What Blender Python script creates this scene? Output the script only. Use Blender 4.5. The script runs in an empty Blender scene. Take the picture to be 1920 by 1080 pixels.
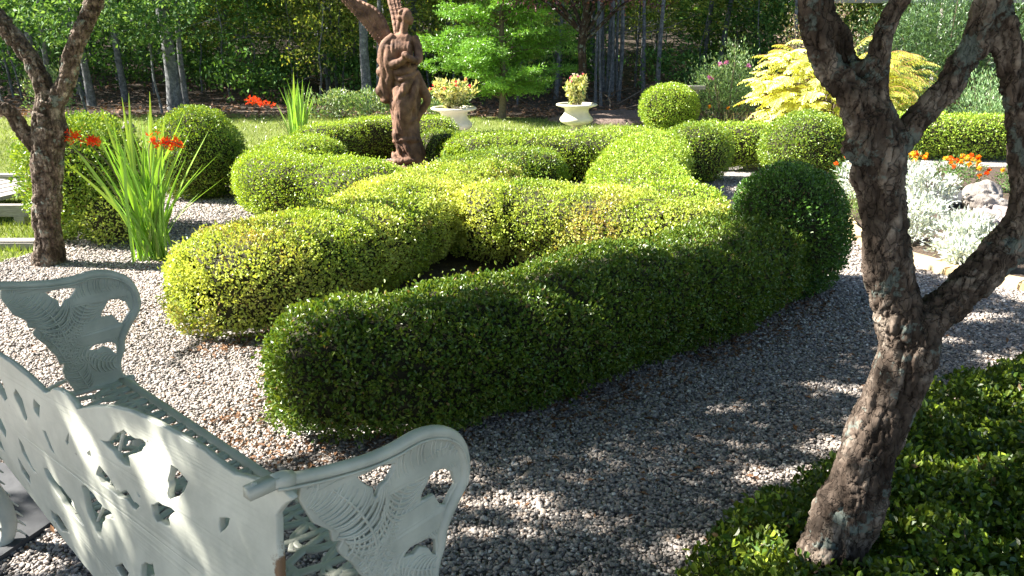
import bpy, math, numpy as np
from mathutils import Vector, Matrix

# ------------------------------------------------------------------ camera, world, sun
scn = bpy.context.scene
COL = scn.collection
cam_d = bpy.data.cameras.new("camera"); cam = bpy.data.objects.new("camera", cam_d); COL.objects.link(cam)
cam.location = (0, 0, 1.45); cam.rotation_euler = (math.radians(90 - 17.745), 0, 0)
cam_d.sensor_width = 36; cam_d.lens = 28.125; cam_d.clip_start = 0.05; cam_d.clip_end = 500
scn.camera = cam
SUN_EL = math.radians(40.0)
SUN_D = Vector((1.0, -0.15, 0)).normalized()
SUN_D = Vector((SUN_D.x * math.cos(SUN_EL), SUN_D.y * math.cos(SUN_EL), -math.sin(SUN_EL)))
world = bpy.data.worlds.new("World"); scn.world = world; world.use_nodes = True
wn = world.node_tree; wn.nodes.clear()
sky = wn.nodes.new("ShaderNodeTexSky"); sky.sky_type = 'NISHITA'; sky.sun_disc = False
sky.sun_elevation = SUN_EL; sky.sun_rotation = math.atan2(-SUN_D.x, -SUN_D.y)
bg = wn.nodes.new("ShaderNodeBackground"); bg.inputs[1].default_value = 0.05
wo = wn.nodes.new("ShaderNodeOutputWorld")
wn.links.new(sky.outputs[0], bg.inputs[0]); wn.links.new(bg.outputs[0], wo.inputs[0])
sl = bpy.data.lights.new("sun", 'SUN'); sl.energy = 5.0; sl.angle = math.radians(0.53); sl.color = (1.0, 0.95, 0.86)
so = bpy.data.objects.new("sun", sl); COL.objects.link(so)
so.rotation_euler = SUN_D.to_track_quat('-Z', 'Y').to_euler(); so.location = (-20, 3, 20)
scn.view_settings.view_transform = 'Standard'; scn.view_settings.look = 'None'
scn.view_settings.exposure = 2.32; scn.view_settings.gamma = 1.0
scn.render.engine = 'CYCLES'
scn.cycles.max_bounces = 6; scn.cycles.transmission_bounces = 4; scn.cycles.transparent_max_bounces = 4
scn.cycles.use_denoising = True

rng = np.random.default_rng(11)
PI = math.pi

# ------------------------------------------------------------------ helpers
def tag(o, label=None, cat=None, group=None, kind=None):
    if label: o["label"] = label
    if cat: o["category"] = cat
    if group: o["group"] = group
    if kind: o["kind"] = kind
    return o

def empty(name, loc, label=None, cat=None, group=None, rz=0):
    o = bpy.data.objects.new(name, None); COL.objects.link(o)
    o.location = loc; o.rotation_euler = (0, 0, rz); o.empty_display_size = 0.1
    return tag(o, label, cat, group)

def mesh(name, V, F, mat, attrs=None, smooth=False):
    """numpy mesh; F is (n,k) array or list of such arrays"""
    V = np.asarray(V, dtype=np.float32).reshape(-1, 3)
    Fs = F if isinstance(F, list) else [F]
    Fs = [np.asarray(f, dtype=np.int32) for f in Fs if len(f)]
    m = bpy.data.meshes.new(name)
    m.vertices.add(len(V)); m.vertices.foreach_set("co", V.ravel())
    nl = sum(f.size for f in Fs); nf = sum(len(f) for f in Fs)
    m.loops.add(nl); m.loops.foreach_set("vertex_index", np.concatenate([f.ravel() for f in Fs]))
    m.polygons.add(nf)
    tot = np.concatenate([np.full(len(f), f.shape[1], dtype=np.int32) for f in Fs])
    st = np.concatenate([[0], np.cumsum(tot)[:-1]]).astype(np.int32)
    m.polygons.foreach_set("loop_start", st)
    try: m.polygons.foreach_set("loop_total", tot)
    except Exception: pass
    m.polygons.foreach_set("use_smooth", np.full(nf, smooth, dtype=bool))
    m.update(calc_edges=True)
    if attrs:
        for k, (dom, a) in attrs.items():
            a = np.asarray(a, dtype=np.float32)
            if a.ndim == 2:
                at = m.attributes.new(k, 'FLOAT_COLOR', dom)
                b = np.ones((len(a), 4), dtype=np.float32); b[:, :3] = a[:, :3]
                at.data.foreach_set("color", b.ravel())
            else:
                at = m.attributes.new(k, 'FLOAT', dom); at.data.foreach_set("value", a)
    if mat: m.materials.append(mat)
    return m

def obj(name, m, parent=None, loc=None):
    o = bpy.data.objects.new(name, m); COL.objects.link(o)
    if parent: o.parent = parent
    if loc is not None: o.location = loc
    return o

class Geo:
    def __init__(s): s.V = []; s.F4 = []; s.F3 = []; s.n = 0
    def add(s, V, F):
        V = np.asarray(V, float).reshape(-1, 3); F = np.asarray(F, int)
        (s.F4 if F.shape[1] == 4 else s.F3).append(F + s.n); s.V.append(V); s.n += len(V)
        return s
    def out(s):
        F = []
        if s.F4: F.append(np.concatenate(s.F4))
        if s.F3: F.append(np.concatenate(s.F3))
        return np.concatenate(s.V), F
    def obj(s, name, mat, parent=None, smooth=True, loc=None):
        V, F = s.out(); return obj(name, mesh(name, V, F, mat, smooth=smooth), parent, loc)

def catmull(P, n):
    """resample polyline P (k,d) smoothly with n points per segment"""
    P = np.asarray(P, float); out = []
    Q = np.vstack([2 * P[0] - P[1], P, 2 * P[-1] - P[-2]])
    for i in range(len(P) - 1):
        a, b, c, d = Q[i], Q[i + 1], Q[i + 2], Q[i + 3]
        for t in np.linspace(0, 1, n, endpoint=False):
            out.append(.5 * ((2 * b) + (-a + c) * t + (2 * a - 5 * b + 4 * c - d) * t * t + (-a + 3 * b - 3 * c + d) * t ** 3))
    out.append(P[-1]); return np.array(out)

def unit(v):
    v = np.asarray(v, float); return v / np.maximum(np.linalg.norm(v, axis=-1, keepdims=True), 1e-9)

def tube(P, R, seg=10, cap=True, flat=None):
    """swept tube. R scalar or per point; flat=(kx,kz) scale across / up"""
    P = np.asarray(P, float); n = len(P); R = np.broadcast_to(np.asarray(R, float), (n,))
    T = unit(np.gradient(P, axis=0))
    ref = np.array([0, 0, 1.0]) if abs(T[0][2]) < .9 else np.array([0, 1.0, 0])
    A = unit(np.cross(T[0], ref)); As = [A]
    for i in range(1, n):
        A = A - T[i] * np.dot(A, T[i]); A = unit(A); As.append(A)
    As = np.array(As); Bs = np.cross(T, As)
    th = np.linspace(0, 2 * PI, seg, endpoint=False)
    ka, kb = flat if flat else (1, 1)
    V = P[:, None] + R[:, None, None] * (np.cos(th)[None, :, None] * As[:, None] * ka + np.sin(th)[None, :, None] * Bs[:, None] * kb)
    V = V.reshape(-1, 3)
    i, j = np.meshgrid(np.arange(n - 1), np.arange(seg), indexing='ij'); i = i.ravel(); j = j.ravel(); k = (j + 1) % seg
    F = np.stack([i * seg + j, i * seg + k, (i + 1) * seg + k, (i + 1) * seg + j], 1)
    if cap:
        c0 = len(V); V = np.vstack([V, P[0], P[-1]])
        e = np.arange(seg); e2 = (e + 1) % seg
        F3a = np.stack([e2, e, np.full(seg, c0)], 1); F3b = np.stack([(n - 1) * seg + e, (n - 1) * seg + e2, np.full(seg, c0 + 1)], 1)
        return V, F, np.vstack([F3a, F3b])
    return V, F, None

def add_tube(g, P, R, seg=10, cap=True, flat=None):
    V, F, F3 = tube(P, R, seg, cap, flat)
    base = g.n; g.add(V, F)
    if F3 is not None: g.F3.append(F3 + base)

def add_box(g, c, s, rz=0, R=None):
    x, y, z = np.array(s, float) / 2
    V = np.array([[-x, -y, -z], [x, -y, -z], [x, y, -z], [-x, y, -z], [-x, -y, z], [x, -y, z], [x, y, z], [-x, y, z]])
    b = min(x, y, z) * .15
    if R is None:
        R = np.array([[math.cos(rz), -math.sin(rz), 0], [math.sin(rz), math.cos(rz), 0], [0, 0, 1]])
    V = V @ R.T + np.array(c)
    g.add(V, [[0, 3, 2, 1], [4, 5, 6, 7], [0, 1, 5, 4], [1, 2, 6, 5], [2, 3, 7, 6], [3, 0, 4, 7]])

def add_ell(g, c, r, nu=20, nv=12, rot=None):
    u = np.linspace(0, 2 * PI, nu, endpoint=False); v = np.linspace(0, PI, nv)
    V = np.stack([np.outer(np.sin(v), np.cos(u)), np.outer(np.sin(v), np.sin(u)), np.outer(np.cos(v), np.ones(nu))], -1).reshape(-1, 3) * np.array(r)
    if rot is not None: V = V @ np.array(rot).T
    V = V + np.array(c)
    i, j = np.meshgrid(np.arange(nv - 1), np.arange(nu), indexing='ij'); i = i.ravel(); j = j.ravel(); k = (j + 1) % nu
    g.add(V, np.stack([i * nu + j, (i + 1) * nu + j, (i + 1) * nu + k, i * nu + k], 1))

def lathe(g, prof, seg=40, c=(0, 0, 0), rmod=None):
    prof = np.array(prof, float); th = np.linspace(0, 2 * PI, seg, endpoint=False)
    r = prof[:, 0][:, None] * np.ones(seg)
    if rmod is not None: r = r * rmod(prof[:, 1][:, None], th[None, :])
    V = np.stack([r * np.cos(th), r * np.sin(th), prof[:, 1][:, None] * np.ones(seg)], -1).reshape(-1, 3) + np.array(c)
    n = len(prof); i, j = np.meshgrid(np.arange(n - 1), np.arange(seg), indexing='ij'); i = i.ravel(); j = j.ravel(); k = (j + 1) % seg
    g.add(V, np.stack([i * seg + j, i * seg + k, (i + 1) * seg + k, (i + 1) * seg + j], 1))

def _hash(i, j, k):
    h = (i * 374761393 + j * 668265263 + k * 2147483647 + 12345).astype(np.int64)
    h = (h ^ (h >> 13)) * 1274126177 & 0x7fffffff
    h = (h ^ (h >> 16)) & 0xffff
    return h / 32767.5 - 1.0

def vnoise(P):
    P = np.asarray(P, float); i = np.floor(P).astype(np.int64); f = P - i; f = f * f * (3 - 2 * f)
    out = 0
    for a in (0, 1):
        wa = f[..., 0] if a else 1 - f[..., 0]
        for b in (0, 1):
            wb = f[..., 1] if b else 1 - f[..., 1]
            for c in (0, 1):
                wc = f[..., 2] if c else 1 - f[..., 2]
                out = out + wa * wb * wc * _hash(i[..., 0] + a, i[..., 1] + b, i[..., 2] + c)
    return out

def fbm(P, o=4):
    s = 0; a = 1.0; P = np.asarray(P, float)
    for k in range(o):
        s = s + a * vnoise(P * (2.03 ** k) + 17.3 * k); a *= .5
    return s / 1.9

def worley(P, seed=0):
    """cell noise: returns F1, F2 and a random value of the nearest cell"""
    P = np.asarray(P, float); i = np.floor(P).astype(np.int64); f1 = np.full(len(P), 9.0); f2 = f1.copy(); cid = np.zeros(len(P))
    for a in (-1, 0, 1):
        for b in (-1, 0, 1):
            for c in (-1, 0, 1):
                q = i + [a, b, c]; h = [_hash(q[:, 0] + 31 * k + seed, q[:, 1], q[:, 2]) * .5 + .5 for k in (1, 2, 3, 4)]
                d = np.sqrt(((q + np.stack(h[:3], 1) - P) ** 2).sum(1)); n = d < f1
                f2 = np.where(n, f1, np.minimum(f2, d)); cid = np.where(n, h[3], cid); f1 = np.where(n, d, f1)
    return f1, f2, cid

def vnormals(V, F):
    n = np.zeros_like(V)
    for f in F:
        a, b, c = V[f[:, 0]], V[f[:, 1]], V[f[:, 2]]
        fn = np.cross(b - a, c - a)
        if f.shape[1] == 4: fn = np.cross(V[f[:, 2]] - a, V[f[:, 3]] - b)
        for q in range(f.shape[1]): np.add.at(n, f[:, q], fn)
    return unit(n)

def inpoly(P, poly):
    x, y = P[:, 0], P[:, 1]; poly = np.array(poly); r = np.zeros(len(P), bool); j = len(poly) - 1
    for i in range(len(poly)):
        xi, yi = poly[i]; xj, yj = poly[j]
        r ^= ((yi > y) != (yj > y)) & (x < (xj - xi) * (y - yi) / (yj - yi + 1e-12) + xi); j = i
    return r

# ------------------------------------------------------------------ materials
def mat_new(name):
    m = bpy.data.materials.new(name); m.use_nodes = True; nt = m.node_tree
    return m, nt, nt.nodes["Principled BSDF"], nt.nodes["Material Output"]

def N(nt, t, **k):
    n = nt.nodes.new(t)
    for a, b in k.items():
        if a.startswith("i_"): n.inputs[a[2:].replace("_", " ")].default_value = b
        else: setattr(n, a, b)
    return n

def ramp(nt, src, stops):
    r = nt.nodes.new("ShaderNodeValToRGB"); e = r.color_ramp.elements
    e[0].position, e[0].color = stops[0][0], (*stops[0][1], 1)
    e[1].position, e[1].color = stops[-1][0], (*stops[-1][1], 1)
    for p, c in stops[1:-1]:
        q = e.new(p); q.color = (*c, 1)
    nt.links.new(src, r.inputs[0]); return r.outputs[0]

def coords(nt, scale=(1, 1, 1)):
    g = nt.nodes.new("ShaderNodeTexCoord"); m = nt.nodes.new("ShaderNodeMapping"); m.inputs["Scale"].default_value = scale
    nt.links.new(g.outputs["Object"], m.inputs[0]); return m.outputs[0]

def noise(nt, co, s, d=6, r=.55):
    n = N(nt, "ShaderNodeTexNoise"); n.inputs["Scale"].default_value = s; n.inputs["Detail"].default_value = d; n.inputs["Roughness"].default_value = r
    nt.links.new(co, n.inputs["Vector"]); return n.outputs["Fac"]

def mix(nt, f, a, b, mode='MIX'):
    m = nt.nodes.new("ShaderNodeMix"); m.data_type = 'RGBA'; m.blend_type = mode
    for s, v in ((m.inputs["Factor"], f), (m.inputs[6], a), (m.inputs[7], b)):
        if isinstance(v, (int, float)): s.default_value = v
        elif isinstance(v, tuple): s.default_value = (*v, 1)
        else: nt.links.new(v, s)
    return m.outputs[2]

def bump(nt, h, p, st=.5, d=.01):
    b = nt.nodes.new("ShaderNodeBump"); b.inputs["Strength"].default_value = st; b.inputs["Distance"].default_value = d
    nt.links.new(h, b.inputs["Height"]); nt.links.new(b.outputs[0], p.inputs["Normal"]); return b

def leaf_material(name, rough=.42, trans=.35, spec=.45):
    m, nt, p, out = mat_new(name)
    a = N(nt, "ShaderNodeAttribute"); a.attribute_name = "col"
    nt.links.new(a.outputs["Color"], p.inputs["Base Color"]); p.inputs["Roughness"].default_value = rough
    p.inputs["Specular IOR Level"].default_value = spec
    t = nt.nodes.new("ShaderNodeBsdfTranslucent")
    c = mix(nt, 1.0, a.outputs["Color"], (1.5, 1.35, .55), 'MULTIPLY'); nt.links.new(c, t.inputs[0])
    x = nt.nodes.new("ShaderNodeMixShader"); x.inputs[0].default_value = trans
    nt.links.new(p.outputs[0], x.inputs[1]); nt.links.new(t.outputs[0], x.inputs[2]); nt.links.new(x.outputs[0], out.inputs[0])
    return m
M_LEAF = leaf_material("leaf", .38, .24, .55)
M_WOOD_LEAF = leaf_material("wood_leaf", .6, .3, .15)
M_PETAL = leaf_material("petal", .6, .3, .2)
M_MATTE = leaf_material("dry_leaf", .8, .1, .2)
M_SILVER = leaf_material("silver_leaf", .8, .15, .1)

def simple(name, c1, c2, scale=8, rough=.7, bs=.3, bd=.01, stretch=(1, 1, 1), spec=.3):
    m, nt, p, out = mat_new(name); co = coords(nt, stretch); n = noise(nt, co, scale)
    nt.links.new(ramp(nt, n, [(.3, c1), (.7, c2)]), p.inputs["Base Color"]); p.inputs["Roughness"].default_value = rough
    p.inputs["Specular IOR Level"].default_value = spec
    bump(nt, noise(nt, co, scale * 4), p, bs, bd); return m

M_CORE = simple("hedge_dark_core", (.02, .02, .01), (.045, .04, .02), 30, .9, .6, .01)  # solid core behind the leaves, shade of the gaps put into its colour
M_TWIG = simple("twig", (.10, .075, .05), (.2, .16, .12), 40, .85)
M_SOIL = simple("soil", (.05, .035, .025), (.11, .08, .06), 20, .95, .8, .02)

def bark_material(name, dark, mid, light, lichen, lich_amt=.6):
    m, nt, p, out = mat_new(name); co = coords(nt)
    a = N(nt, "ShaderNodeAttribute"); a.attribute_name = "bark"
    n1 = noise(nt, co, 14, 8, .65)
    base = ramp(nt, n1, [(.3, dark), (.52, mid), (.72, light)])
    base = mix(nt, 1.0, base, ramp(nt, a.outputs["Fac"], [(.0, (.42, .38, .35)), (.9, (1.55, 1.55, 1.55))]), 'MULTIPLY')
    wv = N(nt, "ShaderNodeTexNoise"); wv.inputs["Scale"].default_value = 22; wv.inputs["Detail"].default_value = 3; nt.links.new(co, wv.inputs["Vector"])
    wa = N(nt, "ShaderNodeVectorMath", operation='MULTIPLY_ADD'); nt.links.new(wv.outputs["Color"], wa.inputs[0]); wa.inputs[1].default_value = (.055, .055, .12); nt.links.new(co, wa.inputs[2])
    mp = N(nt, "ShaderNodeMapping"); mp.inputs["Scale"].default_value = (1, 1, .24); nt.links.new(wa.outputs[0], mp.inputs[0])
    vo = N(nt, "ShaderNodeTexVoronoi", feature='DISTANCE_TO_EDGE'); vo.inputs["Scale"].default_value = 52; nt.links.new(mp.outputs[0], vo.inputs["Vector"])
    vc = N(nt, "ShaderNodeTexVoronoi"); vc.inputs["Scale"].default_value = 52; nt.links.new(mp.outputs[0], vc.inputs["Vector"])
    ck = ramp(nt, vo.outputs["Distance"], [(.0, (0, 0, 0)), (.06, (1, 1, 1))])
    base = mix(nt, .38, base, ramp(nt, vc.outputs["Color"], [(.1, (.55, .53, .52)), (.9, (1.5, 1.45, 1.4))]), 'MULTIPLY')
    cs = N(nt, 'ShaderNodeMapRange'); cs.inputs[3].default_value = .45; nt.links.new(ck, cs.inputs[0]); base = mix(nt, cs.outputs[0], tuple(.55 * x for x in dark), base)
    n2 = noise(nt, co, 13, 6, .65); n3 = noise(nt, co, 60, 3, .6)
    mm = N(nt, "ShaderNodeMath", operation='MULTIPLY_ADD'); nt.links.new(n3, mm.inputs[0]); mm.inputs[1].default_value = .25; nt.links.new(n2, mm.inputs[2])
    lf = ramp(nt, mm.outputs[0], [(lich_amt, (0, 0, 0)), (lich_amt + .045, (1, 1, 1))])
    lw = N(nt, 'ShaderNodeMath', operation='MULTIPLY'); nt.links.new(lf, lw.inputs[0]); lw.inputs[1].default_value = .75; base = mix(nt, lw.outputs[0], base, lichen)
    nt.links.new(base, p.inputs["Base Color"]); p.inputs["Roughness"].default_value = .9; p.inputs["Specular IOR Level"].default_value = .15
    b1 = bump(nt, noise(nt, coords(nt, (1, 1, .35)), 70, 8, .7), p, .7, .006)
    b2 = N(nt, "ShaderNodeBump"); b2.inputs["Strength"].default_value = .65; b2.inputs["Distance"].default_value = .006; nt.links.new(ck, b2.inputs["Height"]); nt.links.new(b1.outputs[0], b2.inputs["Normal"]); nt.links.new(b2.outputs[0], p.inputs["Normal"])
    return m
M_BARK = bark_material("ornamental_bark_shaded", (.024, .018, .014), (.080, .062, .050), (.26, .225, .19), (.13, .16, .145), .69)  # darkened bark, deep shade of the right tree put into the colour
M_BARK2 = bark_material("forest_bark", (.04, .045, .05), (.11, .115, .12), (.22, .225, .23), (.16, .19, .17), .76)

M_BARK_L = bark_material("ornamental_bark_lit", (.035, .026, .02), (.115, .088, .07), (.36, .31, .26), (.22, .26, .23), .72)  # paler copy for the left tree, sunlight put into the colour
# cast iron paint
def iron_material(name="white_cast_iron", edge=False):
    m, nt, p, out = mat_new(name); co = coords(nt)
    n = noise(nt, co, 9, 6, .6); c = ramp(nt, n, [(.35, (.38, .39, .335)), (.65, (.53, .535, .46))])
    r = noise(nt, co, 5.5, 9, .72)
    if edge:   # rust creeping in from the free right-hand edge of the panel
        sx = N(nt, "ShaderNodeSeparateXYZ"); nt.links.new(co, sx.inputs[0]); mr = N(nt, "ShaderNodeMapRange"); mr.inputs[1].default_value = -.02; mr.inputs[2].default_value = .042; mr.inputs[3].default_value = 0; mr.inputs[4].default_value = .235; nt.links.new(sx.outputs[0], mr.inputs[0])
        mz = N(nt, "ShaderNodeMapRange"); mz.inputs[1].default_value = .765; mz.inputs[2].default_value = .70; mz.inputs[3].default_value = 0; mz.inputs[4].default_value = 1; nt.links.new(sx.outputs[2], mz.inputs[0])
        mm = N(nt, "ShaderNodeMath", operation='MULTIPLY_ADD'); nt.links.new(mr.outputs[0], mm.inputs[0]); nt.links.new(mz.outputs[0], mm.inputs[1]); nt.links.new(r, mm.inputs[2]); r = mm.outputs[0]
    rf = ramp(nt, r, [(.665, (0, 0, 0)), (.71, (1, 1, 1))])
    c = mix(nt, rf, c, (.16, .085, .04))
    k = noise(nt, co, 38, 3, .5); kf = ramp(nt, k, [(.74, (0, 0, 0)), (.78, (1, 1, 1))]); c = mix(nt, kf, c, (.12, .11, .09))
    nt.links.new(c, p.inputs["Base Color"]); p.inputs["Roughness"].default_value = .42
    bump(nt, noise(nt, co, 55, 4), p, .18, .003); return m
M_IRON = iron_material(); M_IRON_B = iron_material("worn_cast_iron", True)
M_TERRA = simple("terracotta", (.055, .028, .018), (.25, .135, .085), 11, .78, .5, .008)
M_URN = simple("cream_urn_paint", (.62, .58, .42), (.74, .70, .54), 10, .6, .2, .004)
M_WOOD = simple("weathered_wood", (.20, .18, .165), (.42, .39, .36), 14, .85, .6, .006, (1, 12, 12))
M_ROCK = simple("grey_rock", (.13, .11, .10), (.38, .34, .30), 5, .85, .8, .03)
M_PEBBLE = simple("river_pebble", (.22, .18, .17), (.42, .35, .33), 6, .6, .2, .005)
M_FLAG = simple("flagstone", (.36, .27, .14), (.58, .47, .29), 6, .85, .5, .01)
M_SLATE = simple("dark_slate", (.03, .032, .036), (.07, .072, .078), 6, .7, .4, .005)

# ------------------------------------------------------------------ ground
def ground_material():
    m, nt, p, out = mat_new("forest_litter"); co = coords(nt)
    n = noise(nt, co, 2.0, 8, .65); n2 = noise(nt, co, 40, 5, .7)
    c = mix(nt, .5, ramp(nt, n, [(.35, (.022, .018, .012)), (.65, (.06, .045, .03))]), ramp(nt, n2, [(.3, (.015, .012, .008)), (.6, (.14, .09, .06))]))
    nt.links.new(c, p.inputs["Base Color"]); p.inputs["Roughness"].default_value = .95
    bump(nt, n2, p, .9, .05); return m
M_GROUND = ground_material()
def gz(x, y):
    t = np.clip((y - 19) / 60, 0, None); return 7.5 * t ** 1.5 + .12 * np.clip((y - 16) / 4, 0, 1) * vnoise(np.stack([x * .3, y * .3, x * 0], -1))
xs = np.linspace(-130, 130, 131); ys = np.concatenate([np.linspace(-20, 14, 18), np.linspace(15, 120, 106)])
X, Y = np.meshgrid(xs, ys, indexing='ij'); V = np.stack([X, Y, gz(X, Y)], -1).reshape(-1, 3); ny = len(ys)
i, j = np.meshgrid(np.arange(len(xs) - 1), np.arange(ny - 1), indexing='ij'); i = i.ravel(); j = j.ravel()
g_o = obj("ground", mesh("ground", V, np.stack([i * ny + j, (i + 1) * ny + j, (i + 1) * ny + j + 1, i * ny + j + 1], 1), M_GROUND, smooth=True)); g_o["kind"] = "structure"

def flat_poly(name, pts, z, mat, n=8, wob=.08, kind="structure"):
    P = catmull(np.vstack([pts, pts[:1]]), n)[:-1]
    P = P + wob * np.stack([vnoise(np.c_[P * 2.1, P[:, :1] * 0]), vnoise(np.c_[P * 2.1 + 9, P[:, :1] * 0])], -1)
    me = bpy.data.meshes.new(name); me.from_pydata([(*p, z) for p in P], [], [list(range(len(P)))]); me.materials.append(mat)
    import bmesh
    bm = bmesh.new(); bm.from_mesh(me); bmesh.ops.triangulate(bm, faces=bm.faces[:]); bm.to_mesh(me); bm.free()
    o = obj(name, me); o["kind"] = kind; return o

def lawn_material():
    m, nt, p, out = mat_new("lawn_turf"); co = coords(nt)
    n = noise(nt, co, .8, 6, .6); n2 = noise(nt, co, 90, 4, .7)
    c = mix(nt, .5, ramp(nt, n, [(.35, (.11, .15, .035)), (.65, (.24, .26, .07))]), ramp(nt, n2, [(.3, (.06, .09, .02)), (.7, (.32, .34, .12))]))
    nt.links.new(c, p.inputs["Base Color"]); p.inputs["Roughness"].default_value = .9; p.inputs["Specular IOR Level"].default_value = .1
    bump(nt, n2, p, .8, .03); return m
M_LAWN = lawn_material()
LAWN = [(-14, -4), (-16, 12), (-9, 14.4), (-5, 15.0), (-2, 14.6), (.4, 14.2), (1.2, 13.5), (3, 13.6), (6, 13.0), (9, 13.6), (14, 12), (14, -4)]
flat_poly("lawn", LAWN, .004, M_LAWN, 8, .3)

def gravel_material():
    m, nt, p, out = mat_new("gravel_bed"); co = coords(nt)
    v = N(nt, "ShaderNodeTexVoronoi"); v.inputs["Scale"].default_value = 55; nt.links.new(co, v.inputs["Vector"])
    c = ramp(nt, v.outputs["Color"], [(.1, (.13, .115, .11)), (.45, (.26, .235, .22)), (.8, (.42, .39, .36))])
    nt.links.new(c, p.inputs["Base Color"]); p.inputs["Roughness"].default_value = .8
    b = bump(nt, v.outputs["Distance"], p, 1.0, .012); b.invert = True; return m
M_GRAVEL = gravel_material()
GRAVEL = [(-6.5, 1.0), (-4.4, 3.8), (-3.55, 4.6), (-3.2, 5.4), (-3.5, 6.6), (-3.4, 7.6), (-2.9, 8.9), (-2.9, 10), (-1.6, 10.9), (0, 11.0), (1.6, 11.2), (3, 11.6), (5, 11), (7, 10), (8, 7), (8, -3), (-6.5, -3)]
flat_poly("gravel_path", GRAVEL, .008, M_GRAVEL)

# pebbles: geometry nodes instancing on a cloud of points (uncountable gravel)
def pebble_stone_material():
    m, nt, p, out = mat_new("pebble_stone")
    a = N(nt, "ShaderNodeAttribute"); a.attribute_name = "tone"; a.attribute_type = 'INSTANCER'
    c = ramp(nt, a.outputs["Fac"], [(0, (.08, .073, .072)), (.3, (.21, .188, .175)), (.5, (.33, .29, .262)), (.65, (.36, .285, .23)), (.8, (.46, .41, .37)), (1, (.70, .65, .60))])
    co = coords(nt); n = noise(nt, co, 90, 3); c = mix(nt, ramp(nt, n, [(.3, (.75, .75, .75)), (.7, (1.1, 1.1, 1.1))]), (0, 0, 0), c) if False else c
    nt.links.new(c, p.inputs["Base Color"]); p.inputs["Roughness"].default_value = .62; p.inputs["Specular IOR Level"].default_value = .35
    return m

KNOT = [(-.95, 3.75), (-.2, 3.6), (.5, 4.0), (1.15, 4.5), (1.2, 5.2), (1.25, 6.5), (1.5, 8.3), (.9, 8.9), (-.3, 9.1), (-1.2, 9.4), (-2.0, 8.7), (-2.1, 7.2), (-1.6, 6.2), (-1.2, 5.2), (-1.35, 4.2)]
def gravel_points():
    regions = []
    # (area polygon in front of camera, density per m2)
    pts = []
    def scatter(x0, x1, y0, y1, dens):
        n = int((x1 - x0) * (y1 - y0) * dens); return np.c_[rng.uniform(x0, x1, n), rng.uniform(y0, y1, n)]
    P = np.vstack([scatter(-2.6, 2.6, 1.15, 3.4, 17500), scatter(-4.6, 4.2, 3.4, 5.0, 12000), scatter(-4.5, 4.6, 5.0, 8.2, 5500)])
    P = P[inpoly(P, GRAVEL)]
    # keep what the frame can hold (plus a margin) and skip what the hedges cover
    P = P[np.abs(P[:, 0]) < .72 * P[:, 1] + .75]
    k = np.ones(len(P), bool)
    for path, w in HEDGE_FOOT:
        Q = catmull(np.array(path), 6); d = np.min(np.linalg.norm(P[:, None] - Q[None], axis=2), axis=1); k &= d > w
    for c, r in BALL_FOOT: k &= np.linalg.norm(P - np.array(c), axis=1) > r
    k &= ~inpoly(P, BED); k &= ~inpoly(P, KNOT)
    return P[k]

# ------------------------------------------------------------------ foliage
def leaf_cards(P, D, Nn, L, W, col, fold=.25, name="leaves", mat=None, parent=None, tip=.5, oval=False):
    n = len(P); D = unit(D); S = unit(np.cross(D, Nn)); U = np.cross(S, D)
    L = np.broadcast_to(L, (n,))[:, None]; W = np.broadcast_to(W, (n,))[:, None]
    if oval:
        a1, a2 = L * .28, L * .70; w1, w2 = W * .42, W * .44; up = U * W * fold; bend = U * L * .10
        V = np.stack([P, P + D * a1 + S * w1 + up, P + D * a2 + S * w2 + up - bend * .4, P + D * L - bend, P + D * a2 - S * w2 + up - bend * .4, P + D * a1 - S * w1 + up], 1).reshape(-1, 3)
        b = np.arange(n)[:, None] * 6; F = np.concatenate([b + [0, 1, 2, 3], b + [0, 3, 4, 5]])
        return mesh(name, V, F, mat or M_LEAF, {"col": ('POINT', np.repeat(np.clip(col, 0.003, 1), 6, axis=0))})
    V = np.stack([P, P + D * L * tip + S * W / 2 + U * W * fold, P + D * L, P + D * L * tip - S * W / 2 + U * W * fold], 1).reshape(-1, 3)
    b = np.arange(n)[:, None] * 4
    F = np.concatenate([b + [0, 1, 2], b + [0, 2, 3]])
    return mesh(name, V, F, mat or M_LEAF, {"col": ('POINT', np.repeat(np.clip(col, 0.003, 1), 4, axis=0))})

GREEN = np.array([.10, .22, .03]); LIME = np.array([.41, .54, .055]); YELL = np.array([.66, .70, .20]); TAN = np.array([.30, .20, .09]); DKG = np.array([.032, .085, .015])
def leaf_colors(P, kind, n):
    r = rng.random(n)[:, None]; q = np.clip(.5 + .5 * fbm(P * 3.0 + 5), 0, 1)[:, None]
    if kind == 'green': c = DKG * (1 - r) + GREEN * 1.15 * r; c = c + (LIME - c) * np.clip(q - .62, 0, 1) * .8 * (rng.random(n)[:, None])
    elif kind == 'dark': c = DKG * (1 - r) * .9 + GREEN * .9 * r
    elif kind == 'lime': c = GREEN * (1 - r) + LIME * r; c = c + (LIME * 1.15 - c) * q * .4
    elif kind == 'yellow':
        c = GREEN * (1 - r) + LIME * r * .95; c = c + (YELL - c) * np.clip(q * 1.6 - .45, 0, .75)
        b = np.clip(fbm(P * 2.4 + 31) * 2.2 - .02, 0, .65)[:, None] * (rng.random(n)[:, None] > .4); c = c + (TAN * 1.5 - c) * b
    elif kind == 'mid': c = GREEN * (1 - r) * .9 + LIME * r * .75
    elif kind == 'front': c = GREEN * (1 - r) * .74 + LIME * r * .36; c = c + (LIME - c) * np.clip(q - .6, 0, 1) * .8  # darker boxwood mix, deep shade of the near plants put into the colour
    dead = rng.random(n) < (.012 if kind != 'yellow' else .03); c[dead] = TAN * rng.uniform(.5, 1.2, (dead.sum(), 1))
    return c * rng.uniform(.8, 1.2, (n, 1))

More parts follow.
